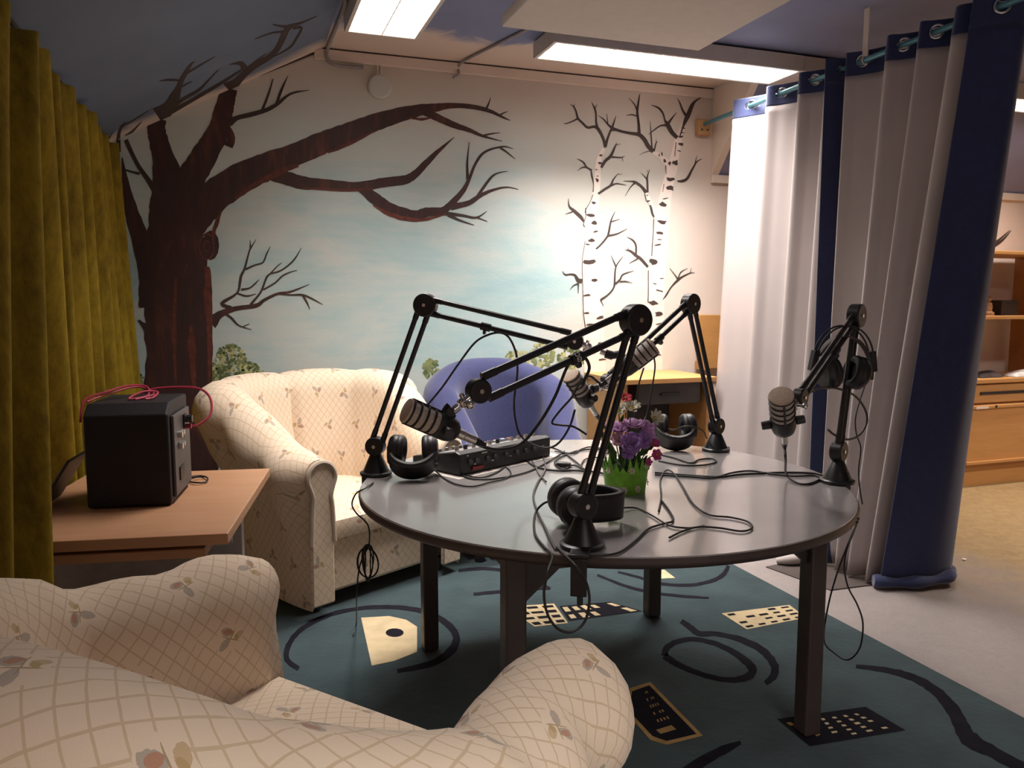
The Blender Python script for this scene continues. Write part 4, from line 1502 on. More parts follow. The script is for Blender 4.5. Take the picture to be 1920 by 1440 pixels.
MB().box((W_ + .0105, .08, .06), (W_ + .014, .14, .10)).build('power_inlet', M_BLKP, pn, smooth=0)
SM = t.matrix_basis.copy()
SM = Matrix.Translation(t.location) @ Matrix.Rotation(t.rotation_euler.z, 4, 'Z')


def on_spk(l):
    return [SM @ Vector(p) for p in l]


pts = on_spk([(-.012, .02, SH - .05), (-.010, .06, SH + .008), (.03, .12, SH + .025), (.07, .20, SH + .035), (.12, .23, SH + .03), (.14, .16, SH + .008), (.10, .10, SH + .006), (.125, .16, SH + .02), (.16, .20, SH + .015), (.165, .12, SH + .006), (.15, .085, SH + .006)])
o = MB().tube(spline(pts, 6), .0032, 6)
pts = on_spk([(.0, .05, SH + .006), (.04, .15, SH + .02), (.10, .22, SH + .03), (.15, .20, SH + .008), (.12, .09, SH + .005)])
o.tube(spline(pts, 6), .0032, 6)
o = o.build('red_cable', M_REDC, origin=SM @ Vector((.1, .14, SH)))
tag(o, 'thin red cable in loose loops on top of the black speaker', 'cable')
pts = on_spk([(.10, .24, SH + .005), (.15, .26, SH + .02), (W_ + .03, .27, SH + .018), (W_ + .075, .26, SH - .01), (W_ + .085, .22, SH - .06), (W_ + .055, .19, SH - .09), (W_ + .032, .185, .21)])
tag(MB().tube(spline(pts, 6), .004, 6).build('red_cable', M_REDC, origin=pts[3]), 'red cable bowing out from the speaker rear panel toward the cream armchair', 'cable')
# black tablet leaning against the speaker
c = atz(118, 940, SZ)
t = thing('tablet', 'black tablet leaning on edge between the mustard curtain and the speaker', 'tablet', (S0.x - .028, S0.y + .10, SZ + .002), math.atan2(sx_.y, sx_.x))
M = Matrix.Rotation(math.radians(32), 4, 'Y')
MB().box((-.004, -.08, 0), (.004, .10, .165), 0, Matrix.Translation((-.095, 0, .003)) @ M).build('body', M_BLKP, t, smooth=0, bevel=.003)
MB().box((-.0055, -.07, .01), (-.0042, .09, .155), 0, Matrix.Translation((-.095, 0, .003)) @ M).build('screen', plain('tablet_screen', (.012, .012, .014), .4), t, smooth=0)
pts = [atz(x, y, SZ + .004 + k) for x, y, k in ((345, 898, 0), (358, 894, .004), (375, 892, 0), (389, 896, .004), (386, 904, 0), (370, 905, .004), (352, 902, 0), (365, 895, .006), (384, 894, .004))]
tag(MB().tube(spline(pts, 5), .0028, 6).build('cable', M_BLKP, origin=pts[0]), 'short black cable coiled on the side table behind the speaker', 'cable')
# ---------------------------------------------------------------- microphone arms
M_ARM = plain('arm_black', (.012, .011, .013), .38, var=.1)
M_ARMG = plain('arm_sheen', (.03, .027, .030), .3, var=.1)


def mic_arm(label, base, pz, elbow, head, gap1=.016, gap2=.022, tip=None, words=False):
    B, E, Hd = Vector((base[0], base[1], TH)), Vector(elbow), Vector(head)
    P = Vector((base[0], base[1], pz))
    t = thing('microphone_stand', label, 'microphone stand', B, 0, 'articulated microphone arms on the table')
    L = lambda v: Vector(v) - B
    ax = (E - P).cross(Hd - E).normalized()               # hinge axis
    out = Vector((base[0], base[1], 0)) - TC
    out.z = 0
    out.normalize()
    edge = TR - (Vector((base[0], base[1], 0)) - TC).length
    # base: foot plate, cone, and the clamp gripping the table edge
    b = MB()
    b.lathe([(.050, .0008), (.052, .004), (.052, .010), (.046, .013)], 28)
    b.lathe([(.044, .0125), (.040, .020), (.017, .072), (.013, .076), (.011, .094)], 24)
    b.build('base', M_ARM, t, smooth=40)
    c = MB()
    M = Matrix((out, Vector((-out.y, out.x, 0)), Vector((0, 0, 1)))).transposed().to_4x4()
    c.box((.0, -.022, .001), (edge + .022, .022, .0095), 0, M)
    c.box((edge + .008, -.018, -.085), (edge + .022, .018, .0008), 0, M)
    c.box((edge - .035, -.014, -.085), (edge + .0075, .014, -.072), 0, M)
    c.cyl(M @ Vector((edge - .022, 0, -.12)), M @ Vector((edge - .022, 0, -.033)), .007, n=10)
    c.build('clamp', M_ARM, t, smooth=40, bevel=.002)
    j = MB()
    j.cyl(L(P) - ax * .019, L(P) + ax * .019, .031, n=24)
    pj = j.build('base_joint', M_ARM, t, smooth=40, bevel=.004)
    MB().cyl(L(P) - ax * .0215, L(P) + ax * .0215, .006, n=12).build('bolt', M_CHROME, pj)
    j = MB()
    j.cyl(L(E) - ax * .019, L(E) + ax * .019, .037, n=28)
    ej = j.build('elbow_joint', M_ARM, t, smooth=40, bevel=.004)
    MB().cyl(L(E) - ax * .022, L(E) + ax * .022, .0055, n=12).build('bolt', M_CHROME, ej)
    j = MB()
    j.cyl(L(Hd) - ax * .015, L(Hd) + ax * .015, .026, n=24)
    hj = j.build('head_joint', M_ARM, t, smooth=40, bevel=.004)
    MB().cyl(L(Hd) - ax * .018, L(Hd) + ax * .018, .005, n=12).build('bolt', M_CHROME, hj)

    def rods(a, b2, gap, nm):
        d = (b2 - a).normalized()
        s = ax.cross(d)
        for k in (-1, 1):
            r = MB()
            p, q = L(a) + s * gap * k + d * .022, L(b2) + s * gap * k - d * .022
            r.cyl(p, q, .0082, n=12)
            r.cyl(p - d * .004, p + d * .030, .0095, n=12)
            r.cyl(q - d * .030, q + d * .004, .0095, n=12)
            r.build(nm, M_ARM, t, smooth=40)
        return d, s
    rods(P, E, gap1, 'lower_rod')
    d, s = rods(E, Hd, gap2, 'upper_rod')
    # swivel and threaded stud beyond the head joint
    tip = Vector(tip) if tip else Hd + d * .06
    e = (tip - Hd).normalized()
    h = MB()
    h.cyl(L(Hd) + e * .022, L(Hd) + e * .040, .010, n=14)
    h.ball(L(Hd) + e * .042, .012, n=14, k=8)
    h.cyl(L(tip) - e * .016, L(tip), .009, n=14)
    wx_ = e.cross(ax)
    h.cyl(L(Hd) + e * .042 - ax * .020, L(Hd) + e * .042 + ax * .030, .0055, n=10)
    h.ball(L(Hd) + e * .042 + ax * .032, .010, .010, .010, 12, 8)
    h.cyl(L(Hd) + e * .036 - wx_ * .018, L(Hd) + e * .036 + wx_ * .018, .005, n=10)
    h.build('swivel', M_CHROME, t, smooth=40)
    # hook-and-loop strap for the cable, part way along the upper arm
    m_ = E.lerp(Hd, .42)
    side = 1 if (s.z < 0) else -1
    o_ = L(m_) + s * gap2 * side
    sp = MB()
    sp.cyl(o_ - d * .016, o_ + d * .016, .0125, n=14)
    sp.cyl(o_ - d * .004 + s * side * .014, o_ + d * .004 + s * side * .014, .010, n=12)
    st = sp.build('cable_strap', M_ARM, t, smooth=40, bevel=.001)
    if words:
        cu = bpy.data.curves.new('brand_lettering', 'FONT')
        cu.body = 'RØDE'
        cu.size = .017
        cu.extrude = .0003
        cu.align_x = 'CENTER'
        cu.align_y = 'CENTER'
        me_o = bpy.data.objects.new('tmp', cu)
        dg = bpy.context.evaluated_depsgraph_get()
        C.objects.link(me_o)
        dg.update()
        me = bpy.data.meshes.new_from_object(me_o.evaluated_get(dg))
        bpy.data.objects.remove(me_o)
        vw = (CAM - m_).normalized()
        zc = (vw - d * vw.dot(d)).normalized()
        xx = d.cross(zc)
        # lettering wraps across the strap, reading up the strap
        R3 = Matrix((xx, d * 1.0, xx.cross(d))).transposed()
        if R3.col[2].dot(vw) < 0:
            R3 = Matrix((-xx, d, (-xx).cross(d))).transposed()
        xx, yy, zz = R3.col[0].copy(), R3.col[1].copy(), R3.col[2].copy()
        vsn = []
        for v in me.vertices:
            an = v.co.x / .0129
            vsn.append(tuple(o_ + yy * v.co.y + xx * (.0129 * math.sin(an)) + zz * (.0129 * math.cos(an) + v.co.z)))
        fs = [tuple(p.vertices) for p in me.polygons]
        g = MB()
        g.add(vsn, fs)
        g.sheet = True
        lt = g.build('lettering', plain('print_white', (.75, .72, .70), .6), st, smooth=0)
        lt['label'] = 'white lettering on the strap'
    return dict(B=B, P=P, E=E, H=Hd, ax=ax, tip=tip)


AZ = {'near': 10, 'left': 150, 'rback': 20, 'right': 26}
near = mic_arm('microphone arm at the front edge of the table, its upper arm reaching left', (.733, 1.603), .788, (.875, 1.628, 1.209), (.471, 1.557, 1.066),
               .0125, .024, atplane(848, 772, (.471, 1.557, 1.066), 10), True)
left = mic_arm('microphone arm clamped to the left rim of the table beside the cream armchair', (.412, 2.518), .785, (.563, 2.431, 1.241), (.973, 2.194, 1.131),
               .017, .022, atplane(1135, 663, (.973, 2.194, 1.131), 150))
rbk = mic_arm('microphone arm at the back right rim of the table, in front of the desk', (1.698, 2.508), .785, (1.536, 2.449, 1.244), (1.141, 2.306, .992),
              .016, .016, atplane(1118, 728, (1.141, 2.306, .992), 20))
HR = atplane(1500, 745, (1.751, 1.928, .8), 26)
rgt = mic_arm('microphone arm on the right rim of the table with headphones hooked over it', (1.751, 1.928), .790, atplane(1606, 592, (1.751, 1.928, .8), 26), HR,
              .013, .014, atplane(1482, 768, (1.751, 1.928, .8), 26))

# ---------------------------------------------------------------- microphones
view = Vector((math.sin(YAW), math.cos(YAW), 0))
right_ = Vector((math.cos(YAW), -math.sin(YAW), 0))
M_GRILLE = plain('grille_beige', (.56, .49, .44), .6, var=.2, scale=260, bmp=.6)
M_FOAM = plain('grille_foam', (.50, .39, .31), .9, var=.12, scale=160)
M_MIC = plain('mic_body', (.016, .015, .017), .42, var=.1)
LM = .155


def microphone(label, tipp, backp, stud, knobdir, MS=.87):
    """broadcast microphone: tipp is the grille end, backp the connector end, stud where the arm's stud ends"""
    tipp, backp, stud = Vector(tipp), Vector(backp), Vector(stud)
    z = (tipp - backp).normalized()
    o = (tipp + backp) / 2 - z * LM * MS / 2
    t = thing('microphone', label, 'microphone', o, 0, 'broadcast microphones on arms')
    M = frame((0, 0, 0), z, knobdir) @ Matrix.Scale(MS, 4)
    MB().lathe([(.012, 0), (.020, .002), (.030, .012), (.0345, .030), (.0350, .058), (.0335, .066)], 28, 0, M).build('body', M_MIC, t, smooth=50)
    MB().lathe([(.0305, .0662), (.0310, .070), (.0310, .146), (.0290, .151)], 28, 0, M).build('grille', M_GRILLE, t, smooth=40)
    MB().lathe([(.0325, .1465), (.0330, .149), (.0315, .1535), (.022, .156), (.008, .157)], 28, 0, M).build('grille_cap', M_FOAM, t, smooth=50)
    rb = MB()
    for k in (.083, .104, .125, .1455):
        rb.torus(.0325, .0026, M @ Matrix.Translation((0, 0, k)), 28, 6)
    for a in (math.pi / 2, -math.pi / 2):
        rb.tube([M @ Vector((.0328 * math.cos(a), .0328 * math.sin(a), v)) for v in (.062, .10, .147)], .003, 6)
    rb.build('grille_bands', M_MIC, t, smooth=40)
    for sx in (-1, 1):
        MB().cyl(M @ Vector((sx * .0345, 0, .042)), M @ Vector((sx * .0575, 0, .042)), .0125, .0115, n=16).build('pivot_knob', M_MIC, t, smooth=40, bevel=.0015)
    # swing mount from the body to the arm's stud
    s = stud - o
    side = s - z * s.dot(z)
    side = side.normalized() if side.length > .01 else M.to_3x3() @ Vector((0, 1, 0))
    a = z * .036 + side * .026
    mt = MB()
    mt.tube(spline([a, a + side * .014 + z * .002, s - (s - a).normalized() * .020], 4), .012, 10)
    mt.cyl(s - (s - a).normalized() * .024, s, .0135, n=14)
    mt.build('swing_mount', M_MIC, t, smooth=40)
    MB().cyl(M @ Vector((0, 0, -.001)), M @ Vector((0, 0, -.018)), .0105, n=16).build('connector_socket', M_SILVER, t, smooth=40)
    return o + z * -.016, -z


m_near = microphone('microphone nearest the left, pointing up left over the headphones by the cream armchair', atplane(766, 771, near['H'], 8), atplane(852, 809, near['H'], 10), near['tip'], (0, 1, .2), .80)
m_left = microphone('microphone crossing behind the near arm, its grille pointing right and up', atplane(1237, 640, left['H'], 150), atplane(1150, 706, left['H'], 150), left['tip'], (.5, .8, 0))
m_rbk = microphone('microphone above the table centre in front of the blue armchair, tilted to the left', atplane(1063, 693, rbk['H'], 20), atplane(1112, 768, rbk['H'], 20), rbk['tip'], (.3, -.9, 0))
zz = Vector((-.12, .02, .99))
m_rgt = microphone('upright microphone in front of the pale curtain at the right of the table', atplane(1450, 727, rgt['H'], 26) - view * .06, atplane(1470, 818, rgt['H'], 26), rgt['tip'], (.9, -.35, .0), .98)

# ---------------------------------------------------------------- headphones
M_PAD = plain('ear_pad', (.014, .012, .013), .5, var=.15)
M_STRAP = plain('headband_strap', (.085, .055, .055), .55, var=.1)


def cup(parent, M, r=.052, th=.034):
    """ear cup: local z is the outward axis"""
    c = MB().lathe([(r * .55, th), (r * .85, th * .9), (r, th * .6), (r, th * .15), (r * .96, 0)], 28, 0, M).build('ear_cup', M_MIC, parent, smooth=40)
    ring = []
    n = 28
    MB().torus(r * .74, r * .27, M @ Matrix.Translation((0, 0, -.004)), 28, 10).build('ear_pad', M_PAD, c, smooth=60)
    MB().lathe([(r * .6, -.002), (.002, -.004)], 20, 0, M).build('driver_cloth', plain('driver_cloth', (.008, .008, .009), .95), c, smooth=40)
    return c


def headphones(label, loc, R3, spread=.068, arch=.095, band='wide', toe=.25, bow=None):
    """local frame: x across the head, z up from ears to crown"""
    t = thing('headphones', label, 'headphones', loc, 0, 'black studio headphones')
    R4 = R3.to_4x4()
    ear = spread
    spread = bow or spread
    for sx in (-1, 1):
        z = Vector((sx * math.cos(toe), math.sin(toe) * .0, -math.sin(toe) * .4))
        cup(t, R4 @ frame((sx * ear, 0, -.012 if bow else 0), z, (0, 0, 1)))
    if band == 'wide':
        rows = []
        n = 26
        for i in range(n + 1):
            a = math.pi * i / n
            rows.append([R4 @ Vector(((spread + .028) * math.cos(a) * (1 - .1 * math.sin(a)), y, .01 + arch * max(0.0, math.sin(a)) ** .8)) for y in (-.033, -.021, .021, .033)])
        g = MB().grid(rows)
        g.build('headband', M_PAD, t, smooth=60, solid=.016)
        for sx in (-1, 1):
            y = MB().tube([R4 @ Vector((sx * (spread + .030), k, z)) for k, z in ((-.018, -.005), (-.012, .03), (0, .045), (.012, .03), (.018, -.005))], .0045, 8)
            y.build('yoke', M_MIC, t, smooth=40)
    else:
        for k in (-.010, .010):
            pts = [R4 @ Vector(((spread + .030) * math.cos(a), k * (1 + .5 * math.sin(a)), .0 + (arch + .025) * max(0, math.sin(a)) ** .85)) for a in [math.pi * i / 28 for i in range(29)]]
            MB().tube(pts, .0028, 8).build('wire_bow', M_MIC, t, smooth=60)
        rows = []
        for i in range(25):
            a = math.radians(18) + math.radians(144) * i / 24
            hw = .006 + .014 * math.sin(math.pi * i / 24)
            rows.append([R4 @ Vector(((spread + .020) * math.cos(a), y * hw, .005 + (arch - .012) * math.sin(a))) for y in (-1, -.4, .4, 1)])
        MB().grid(rows).build('headband', M_STRAP, t, smooth=60, solid=.002)
        for sx in (-1, 1):
            y = MB()
            y.box((-.009, -.013, -.028), (.009, .013, .036), 0, R4 @ Matrix.Translation((sx * (spread + .032), 0, .018)) @ Matrix.Rotation(sx * -.15, 4, 'Y'))
            y.tube([R4 @ Vector((sx * (spread + .034), 0, z)) for z in (-.035, -.005, .02)], .006, 8)
            y.build('slider', M_MIC, t, smooth=40, bevel=.003)
    return t


def rot(zdir, xdir):
    z = Vector(zdir).normalized()
    x = Vector(xdir)
    x = (x - z * x.dot(z)).normalized()
    return Matrix((x, z.cross(x), z)).transposed()


view = Vector((math.sin(YAW), math.cos(YAW), 0))
right_ = Vector((math.cos(YAW), -math.sin(YAW), 0))
lp = atz(790, 893, TH)
headphones('headphones lying with cups upright beside the left microphone arm and the mixer', (lp.x - .022, lp.y + .01, TH + .083), rot(-view * .80 + Vector((0, 0, -.60)), right_), .046, .075)
lp = atz(1268, 842, TH)
headphones('headphones lying behind the flower pot at the back right of the table', (lp.x, lp.y + .02, TH + .082), rot(-view * .80 + Vector((0, 0, -.60)), right_), .046, .075)
lp = atz(1062, 985, TH)
headphones('headphones leaning against the front microphone arm beside the flower pot', (lp.x + .012, lp.y - .012, TH + .061), rot((right_ * .97 + Vector((0, 0, -.05)) + view * .2), -view + right_ * .15), .036, .115)
mid = rgt['E'].lerp(rgt['H'], .30)
hp = atplane(1582, 672, (rgt['P'] + rgt['E']) / 2, 110)
cen = Vector((mid.x, mid.y, mid.z))
c0 = atplane(1580, 690, rgt['E'].lerp(rgt['P'], .3) + Vector((-.05, -.02, 0)), 160)
headphones('headphones with thin wire bows hanging on the right microphone arm', c0, rot((0.03, 0, 1), right_ + Vector((0, 0, -.06)) + view * .15), .040, .105, 'wire', .5, .066)

# ---------------------------------------------------------------- mixer on its sheet of paper
PZ = TH + .0015
MA, MBk = atz(862, 893, PZ), atz(1032, 855, PZ)
ux = (MBk - MA).normalized()
uy = Vector((-ux.y, ux.x, 0))
MW = (MBk - MA).length
t = thing('paper_sheet', 'white paper sheets lying under the black mixer', 'paper', (MA.x, MA.y, TH + .0004), math.atan2(ux.y, ux.x))
M_PAPER = plain('paper', (.72, .66, .60), .8, var=.03)
pp = MB().box((-.03, -.028, 0), (.20, .18, .0005))
pp.box((.19, -.022, .0005), (MW + .045, .17, .001))
pp.build('sheets', M_PAPER, t, smooth=0)
t = thing('mixer', 'black podcast mixer with knobs and faders on white paper, left of the flowers', 'mixer', (MA.x, MA.y, PZ), math.atan2(ux.y, ux.x))
MD = .235
body = MB()
body.prism([(0, .0), (0, .070), (.02, .076), (MD, .036), (MD, .0)], 'x', 0, MW)
body.build('case', plain('mixer_black', (.022, .020, .022), .45, var=.1), t, smooth=0, bevel=.005)
sl = (.036 - .076) / (MD - .02)


def top(u, v, h=0.0):
    y = .02 + v * (MD - .02)
    return Vector((u * MW, y, .076 + sl * (y - .02) + h))


TN = Vector((0, -sl, 1)).normalized()
fp = MB()
for (a, b, c_, d_) in ((.04, .96, .04, .26), (.04, .60, .30, .50)):
    fp.add([top(a, c_, .0009), top(b, c_, .0009), top(b, d_, .0009), top(a, d_, .0009)], [(0, 1, 2, 3)])
fp.sheet = True
fp.build('face_plate', plain('mixer_grey', (.40, .37, .36), .5, var=.05), t, smooth=0)
sc_ = MB().add([top(.64, .30, .001), top(.95, .30, .001), top(.95, .62, .001), top(.64, .62, .001)], [(0, 1, 2, 3)])
sc_.sheet = True
sc_.build('screen', MATS['tablet_screen'], t, smooth=0)
for i in range(6):
    p = top(.08 + .085 * i, .14)
    MB().cyl(p, p + TN * .015, .0075, .0065, n=14).build('knob', M_MIC if i % 2 else M_SILVER, t, smooth=40)
for i in range(4):
    p = top(.66 + .085 * i, .14)
    MB().cyl(p, p + TN * .014, .0085, .0075, n=14).build('knob', M_SILVER, t, smooth=40)
for i in range(8):
    p = top(.08 + .07 * (i), .70)
    MB().box((-.006, -.004, .0005), (.006, .004, .011), 0, Matrix.Translation(p)).build('fader', M_SILVER, t, smooth=0, bevel=.001)
for i in range(8):
    p = top(.69 + .075 * (i % 4), .72 + .14 * (i // 4))
    MB().box((-.008, -.008, .0005), (.008, .008, .004), 0, Matrix.Translation(p)).build('pad', plain('pad_%d' % (i % 3), ((.35, .10, .08), (.45, .42, .40), (.10, .16, .30))[i % 3], .5), t, smooth=0, bevel=.001)
for u in (.10, .17, .28, .36, .48, .60, .70, .80, .90):
    MB().cyl((u * MW, -.0003, .04), (u * MW, -.007, .04), .0085, n=14).build('jack_socket', M_PANEL, t, smooth=40)
MB().box((.12 * MW, -.0055, .012), (.23 * MW, -.0005, .022)).build('red_label', plain('red_print', (.30, .03, .03), .5), t, smooth=0)
for u, z, w_ in ((.07, .060, .008), (.22, .060, .026), (.14, .028, .010), (.32, .028, .012), (.42, .058, .006), (.52, .030, .008)):
    MB().box((u * MW, -.0012, z), (u * MW + w_, -.0003, z + .004)).build('print_mark', M_SILVER, t, smooth=0)

# ---------------------------------------------------------------- flower pot
random.seed(11)
p0 = atz(1172, 920, TH)
t = thing('flower_pot', 'green felt pot cut like grass blades with small white flowers and artificial blooms', 'flower pot', (p0.x, p0.y, TH))
M_FELT = plain('green_felt', (.22, .54, .05), .95, var=.18, scale=40, sheen=.3)
M_STEM = plain('stem_green', (.045, .085, .02), .8, var=.3)
M_LEAF = plain('leaf_green', (.055, .125, .025), .7, var=.35, scale=30)
n = 44
r0, r1, hh = .058, .066, .105
rows = []
for j in range(5):
    f = j / 4
    rows.append([Vector((lerp(r0, r1, f) * math.cos(2 * math.pi * i / n), lerp(r0, r1, f) * math.sin(2 * math.pi * i / n), .001 + f * .066)) for i in range(n)])
rows.append([])
for i in range(n):
    a = 2 * math.pi * i / n
    z = (.082 + .034 * random.random()) if i % 2 else .066 + .006 * random.random()
    r = r1 + .003 + (.006 * random.random() if i % 2 else 0)
    rows[5].append(Vector((r * math.cos(a), r * math.sin(a), z)))
g = MB().grid(rows, 0, None, True)
g.add([r for r in rows[0]], [tuple(range(n))])
g.build('felt_pot', M_FELT, t, smooth=0, solid=.002)


def flower(parent, c, nrm, r, petals, mat, eye, cupf=.25, ln=.55, layers=1, name='flower'):
    g = MB()
    M = frame(c, nrm, (1, 0, 0))
    for l in range(layers):
        rr = r * (1 - .28 * l)
        for i in range(petals):
            a = 2 * math.pi * (i + .5 * l) / petals + random.uniform(-.1, .1)
            w_ = ln * rr
            h = cupf * rr * random.uniform(.7, 1.3) + l * .004
            pts = [(0, 0, 0), (.45 * rr, -w_ * .5, h * .4), (.85 * rr, -w_ * .42, h * .9), (rr, 0, h), (.85 * rr, w_ * .42, h * 1.05), (.45 * rr, w_ * .5, h * .4)]
            vs = [M @ Vector((x * math.cos(a) - y * math.sin(a), x * math.sin(a) + y * math.cos(a), z)) for x, y, z in pts] + [M @ Vector((.55 * rr * math.cos(a), .55 * rr * math.sin(a), h * .25))]
            g.add(vs, [(0, 1, 6), (1, 2, 6), (2, 3, 6), (3, 4, 6), (4, 5, 6), (5, 0, 6)])
    g.sheet = True
    o = g.build(name, mat, parent, smooth=180, solid=.0008)
    if eye:
        MB().ball(M @ Vector((0, 0, .003)), r * .2, n=8, k=6).build('eye', eye, o)
    return o


M_EYE = plain('flower_eye', (.55, .38, .06), .8)
M_WPET = plain('petal_white', (.75, .72, .58), .8, var=.06)
M_PURP = plain('petal_violet', (.34, .18, .50), .8, var=.25, scale=50)
M_LILA = plain('petal_lilac', (.60, .33, .62), .8, var=.2, scale=50)
M_PINK = plain('petal_pink', (.62, .09, .28), .8, var=.15, scale=50)
M_ROSE = plain('petal_rose', (.62, .36, .42), .8, var=.15, scale=50)
M_REDP = plain('petal_red', (.62, .05, .09), .8, var=.15, scale=50)
for a, z in ((-1.1, .018), (-.25, .030), (-1.75, .016), (-2.5, .07), (-.7, .085), (-1.45, .075), (.5, .04)):
    a2 = a - YAW
    rr = lerp(r0, r1, z / .07) + .003
    flower(t, (rr * math.cos(a2), rr * math.sin(a2), z), (math.cos(a2), math.sin(a2), .1), .011, 6, M_WPET, M_EYE, .1, .6, 1, 'white_felt_flower')


def pt(px, py, dy=0.0):
    """point above the pot, in pot coordinates, on a plane through it facing the room"""
    v = atplane(px, py, p0 + view * dy, -math.degrees(YAW))
    return v - Vector(t.location)


def stem(c):
    b0 = Vector((c.x * .15, c.y * .15, .03))
    MB().tube(spline([b0, b0.lerp(c, .55) + Vector((c.x * .1, 0, .02)), c], 5), .0018, 6).build('stem', M_STEM, t)


back = -view
for (px, py, dy, r, n_, mat, eye, cf, ln, lay, tilt) in (
        (1173, 747, .02, .020, 6, M_REDP, M_EYE, .35, .8, 1, .5), (1160, 772, .0, .025, 8, M_WPET, M_EYE, .55, .45, 2, .5), (1183, 767, .0, .028, 9, M_WPET, M_EYE, .6, .42, 2, .6), (1227, 784, .03, .026, 8, M_WPET, M_EYE, .7, .4, 2, .3),
        (1160, 806, -.02, .032, 5, M_LILA, None, .4, .95, 2, .7), (1188, 800, -.01, .034, 5, M_LILA, None, .4, .95, 2, .8), (1212, 806, .01, .028, 5, M_LILA, None, .5, .9, 2, .6), (1148, 800, .02, .026, 5, M_ROSE, None, .4, .9, 1, .6),
        (1160, 826, -.045, .026, 5, M_ROSE, None, .4, .9, 2, .5), (1183, 832, -.055, .034, 5, M_PURP, None, .35, .95, 2, .4), (1204, 826, -.045, .030, 5, M_PURP, None, .35, .95, 2, .4), (1178, 848, -.060, .022, 5, M_PURP, None, .35, .95, 1, .1),
        (1226, 832, -.02, .018, 6, M_PINK, M_EYE, .4, .8, 1, .5), (1230, 853, -.03, .018, 6, M_PINK, M_EYE, .4, .8, 1, .3), (1217, 815, -.02, .020, 5, M_LILA, None, .4, .9, 1, .5), (1216, 866, -.05, .012, 5, M_PINK, None, .4, .8, 1, .2)):
    c = pt(px, py, dy)
    flower(t, c, (back * (1 - tilt) + Vector((c.x * 3, c.y * 3, tilt))), r, n_, mat, eye, cf, ln, lay)
    stem(c)
lv = MB()
for (px, py, dy, L_, an) in ((1142, 836, .0, .055, 2.5), (1136, 822, .02, .06, 2.2), (1150, 850, -.03, .055, 2.0), (1208, 846, -.03, .055, .8), (1218, 838, .0, .05, .6), (1195, 862, -.05, .05, 1.3), (1165, 862, -.05, .05, 1.7), (1175, 880, -.05, .05, 1.5), (1150, 868, -.02, .05, 1.9), (1205, 868, -.03, .05, 1.0), (1186, 856, -.02, .05, 1.4), (1222, 792, .03, .03, 1.9), (1166, 786, .0, .03, 1.2)):
    c = pt(px, py, dy)
    d = right_ * math.cos(an) + Vector((0, 0, math.sin(an)))
    s = d.cross(back).normalized()
    k = L_ / .05
    vs = [c - d * .022 * k, c - s * .010 * k + back * .003, c + d * .028 * k + back * -.004, c + s * .010 * k + back * .003, c + back * -.004]
    lv.add(vs, [(0, 1, 4), (1, 2, 4), (2, 3, 4), (3, 0, 4)])
lv.sheet = True
lv.build('foliage', M_LEAF, t, smooth=0, solid=.001)
MB().ball((0, 0, .068), .056, .056, .030, 20, 8).build('moss_filling', M_STEM, t, smooth=60)

# ---------------------------------------------------------------- cables
M_CABLE = plain('cable_black', (.018, .016, .016), .5, var=.1)
M_CABLEG = plain('cable_grey', (.10, .09, .09), .5, var=.1)


def cable(label, pts, r=.0030, mat=None, plug=None, sub=6):
    t0 = Vector(pts[0])
    t = thing('cable', label, 'cable', t0, 0, 'black cables around the table')
    P = spline([Vector(p) - t0 for p in pts], sub)
    MB().tube(P, r, 8).build('cord', mat or M_CABLE, t, smooth=60)
    if plug is not None:
        o, d = plug
        o = Vector(o) - t0
        d = Vector(d)
        q = MB()
        q.cyl(o + d * .0005, o + d * .028, .0098, n=14)
        q.build('plug', M_SILVER, t, smooth=40)
        q = MB()
        q.cyl(o + d * .0282, o + d * .055, .0095, .0045, n=14)
        q.build('plug_boot', M_MIC, t, smooth=40)
    return t


def T(px, py, h=.0042):
    return atz(px, py, TH + h)


def onp(a, k):
    return lambda px, py, off=0.0: atplane(px, py, Vector(a['H']) + Vector((0, off, 0)), AZ[k])


N_, Lf, Rb, Rt = onp(near, 'near'), onp(left, 'left'), onp(rbk, 'rback'), onp(rgt, 'right')
o, d = m_near
cable('cable sagging from the left microphone across the mixer up to the front arm strap', [o + d * .05, N_(893, 832), N_(930, 843), N_(975, 833), N_(1010, 795), N_(1040, 745), N_(1058, 700), N_(1070, 676), N_(1080, 662), N_(1098, 672), N_(1105, 690), N_(1097, 710), N_(1090, 722)], .0036, None, (o, d))
cable('cable looping below the upper rods of the left microphone arm', [Lf(803, 758), Lf(830, 725), Lf(860, 682), Lf(890, 643), Lf(915, 628), Lf(938, 624), Lf(955, 634), Lf(968, 664), Lf(970, 700), Lf(964, 750), Lf(966, 785), Lf(975, 815), Lf(995, 832), Lf(1025, 840), Lf(1048, 830), Lf(1068, 800), Lf(1078, 768)], .0034)
o, d = m_left
cable('cable with a silver plug hanging from the middle microphone behind the near arm', [o + d * .05, Lf(1105, 705), Lf(1085, 722), Lf(1072, 745), Lf(1050, 770), Lf(1035, 792), Lf(1050, 797), Lf(1075, 800), Lf(1100, 815)], .0034, None, (o, d))
o, d = m_rbk
cable('cable dropping from the tilted microphone in front of the blue armchair to the table', [o + d * .05, o + d * .09 + Vector((.01, 0, -.02)), Vector((o.x + .06, o.y - .02, TH + .05)), Vector((o.x + .10, o.y - .06, TH + .004)), Vector((o.x + .05, o.y - .13, TH + .004))], .0034, None, (o, d))
cable('thin cable hanging from the back right arm in two strands behind the flowers', [Rb(1207, 690), Rb(1198, 720), Rb(1193, 755), Rb(1190, 790), Rb(1196, 800), Rb(1212, 780), Rb(1222, 730), Rb(1228, 690), Rb(1226, 668)], .0028)
o, d = m_rgt
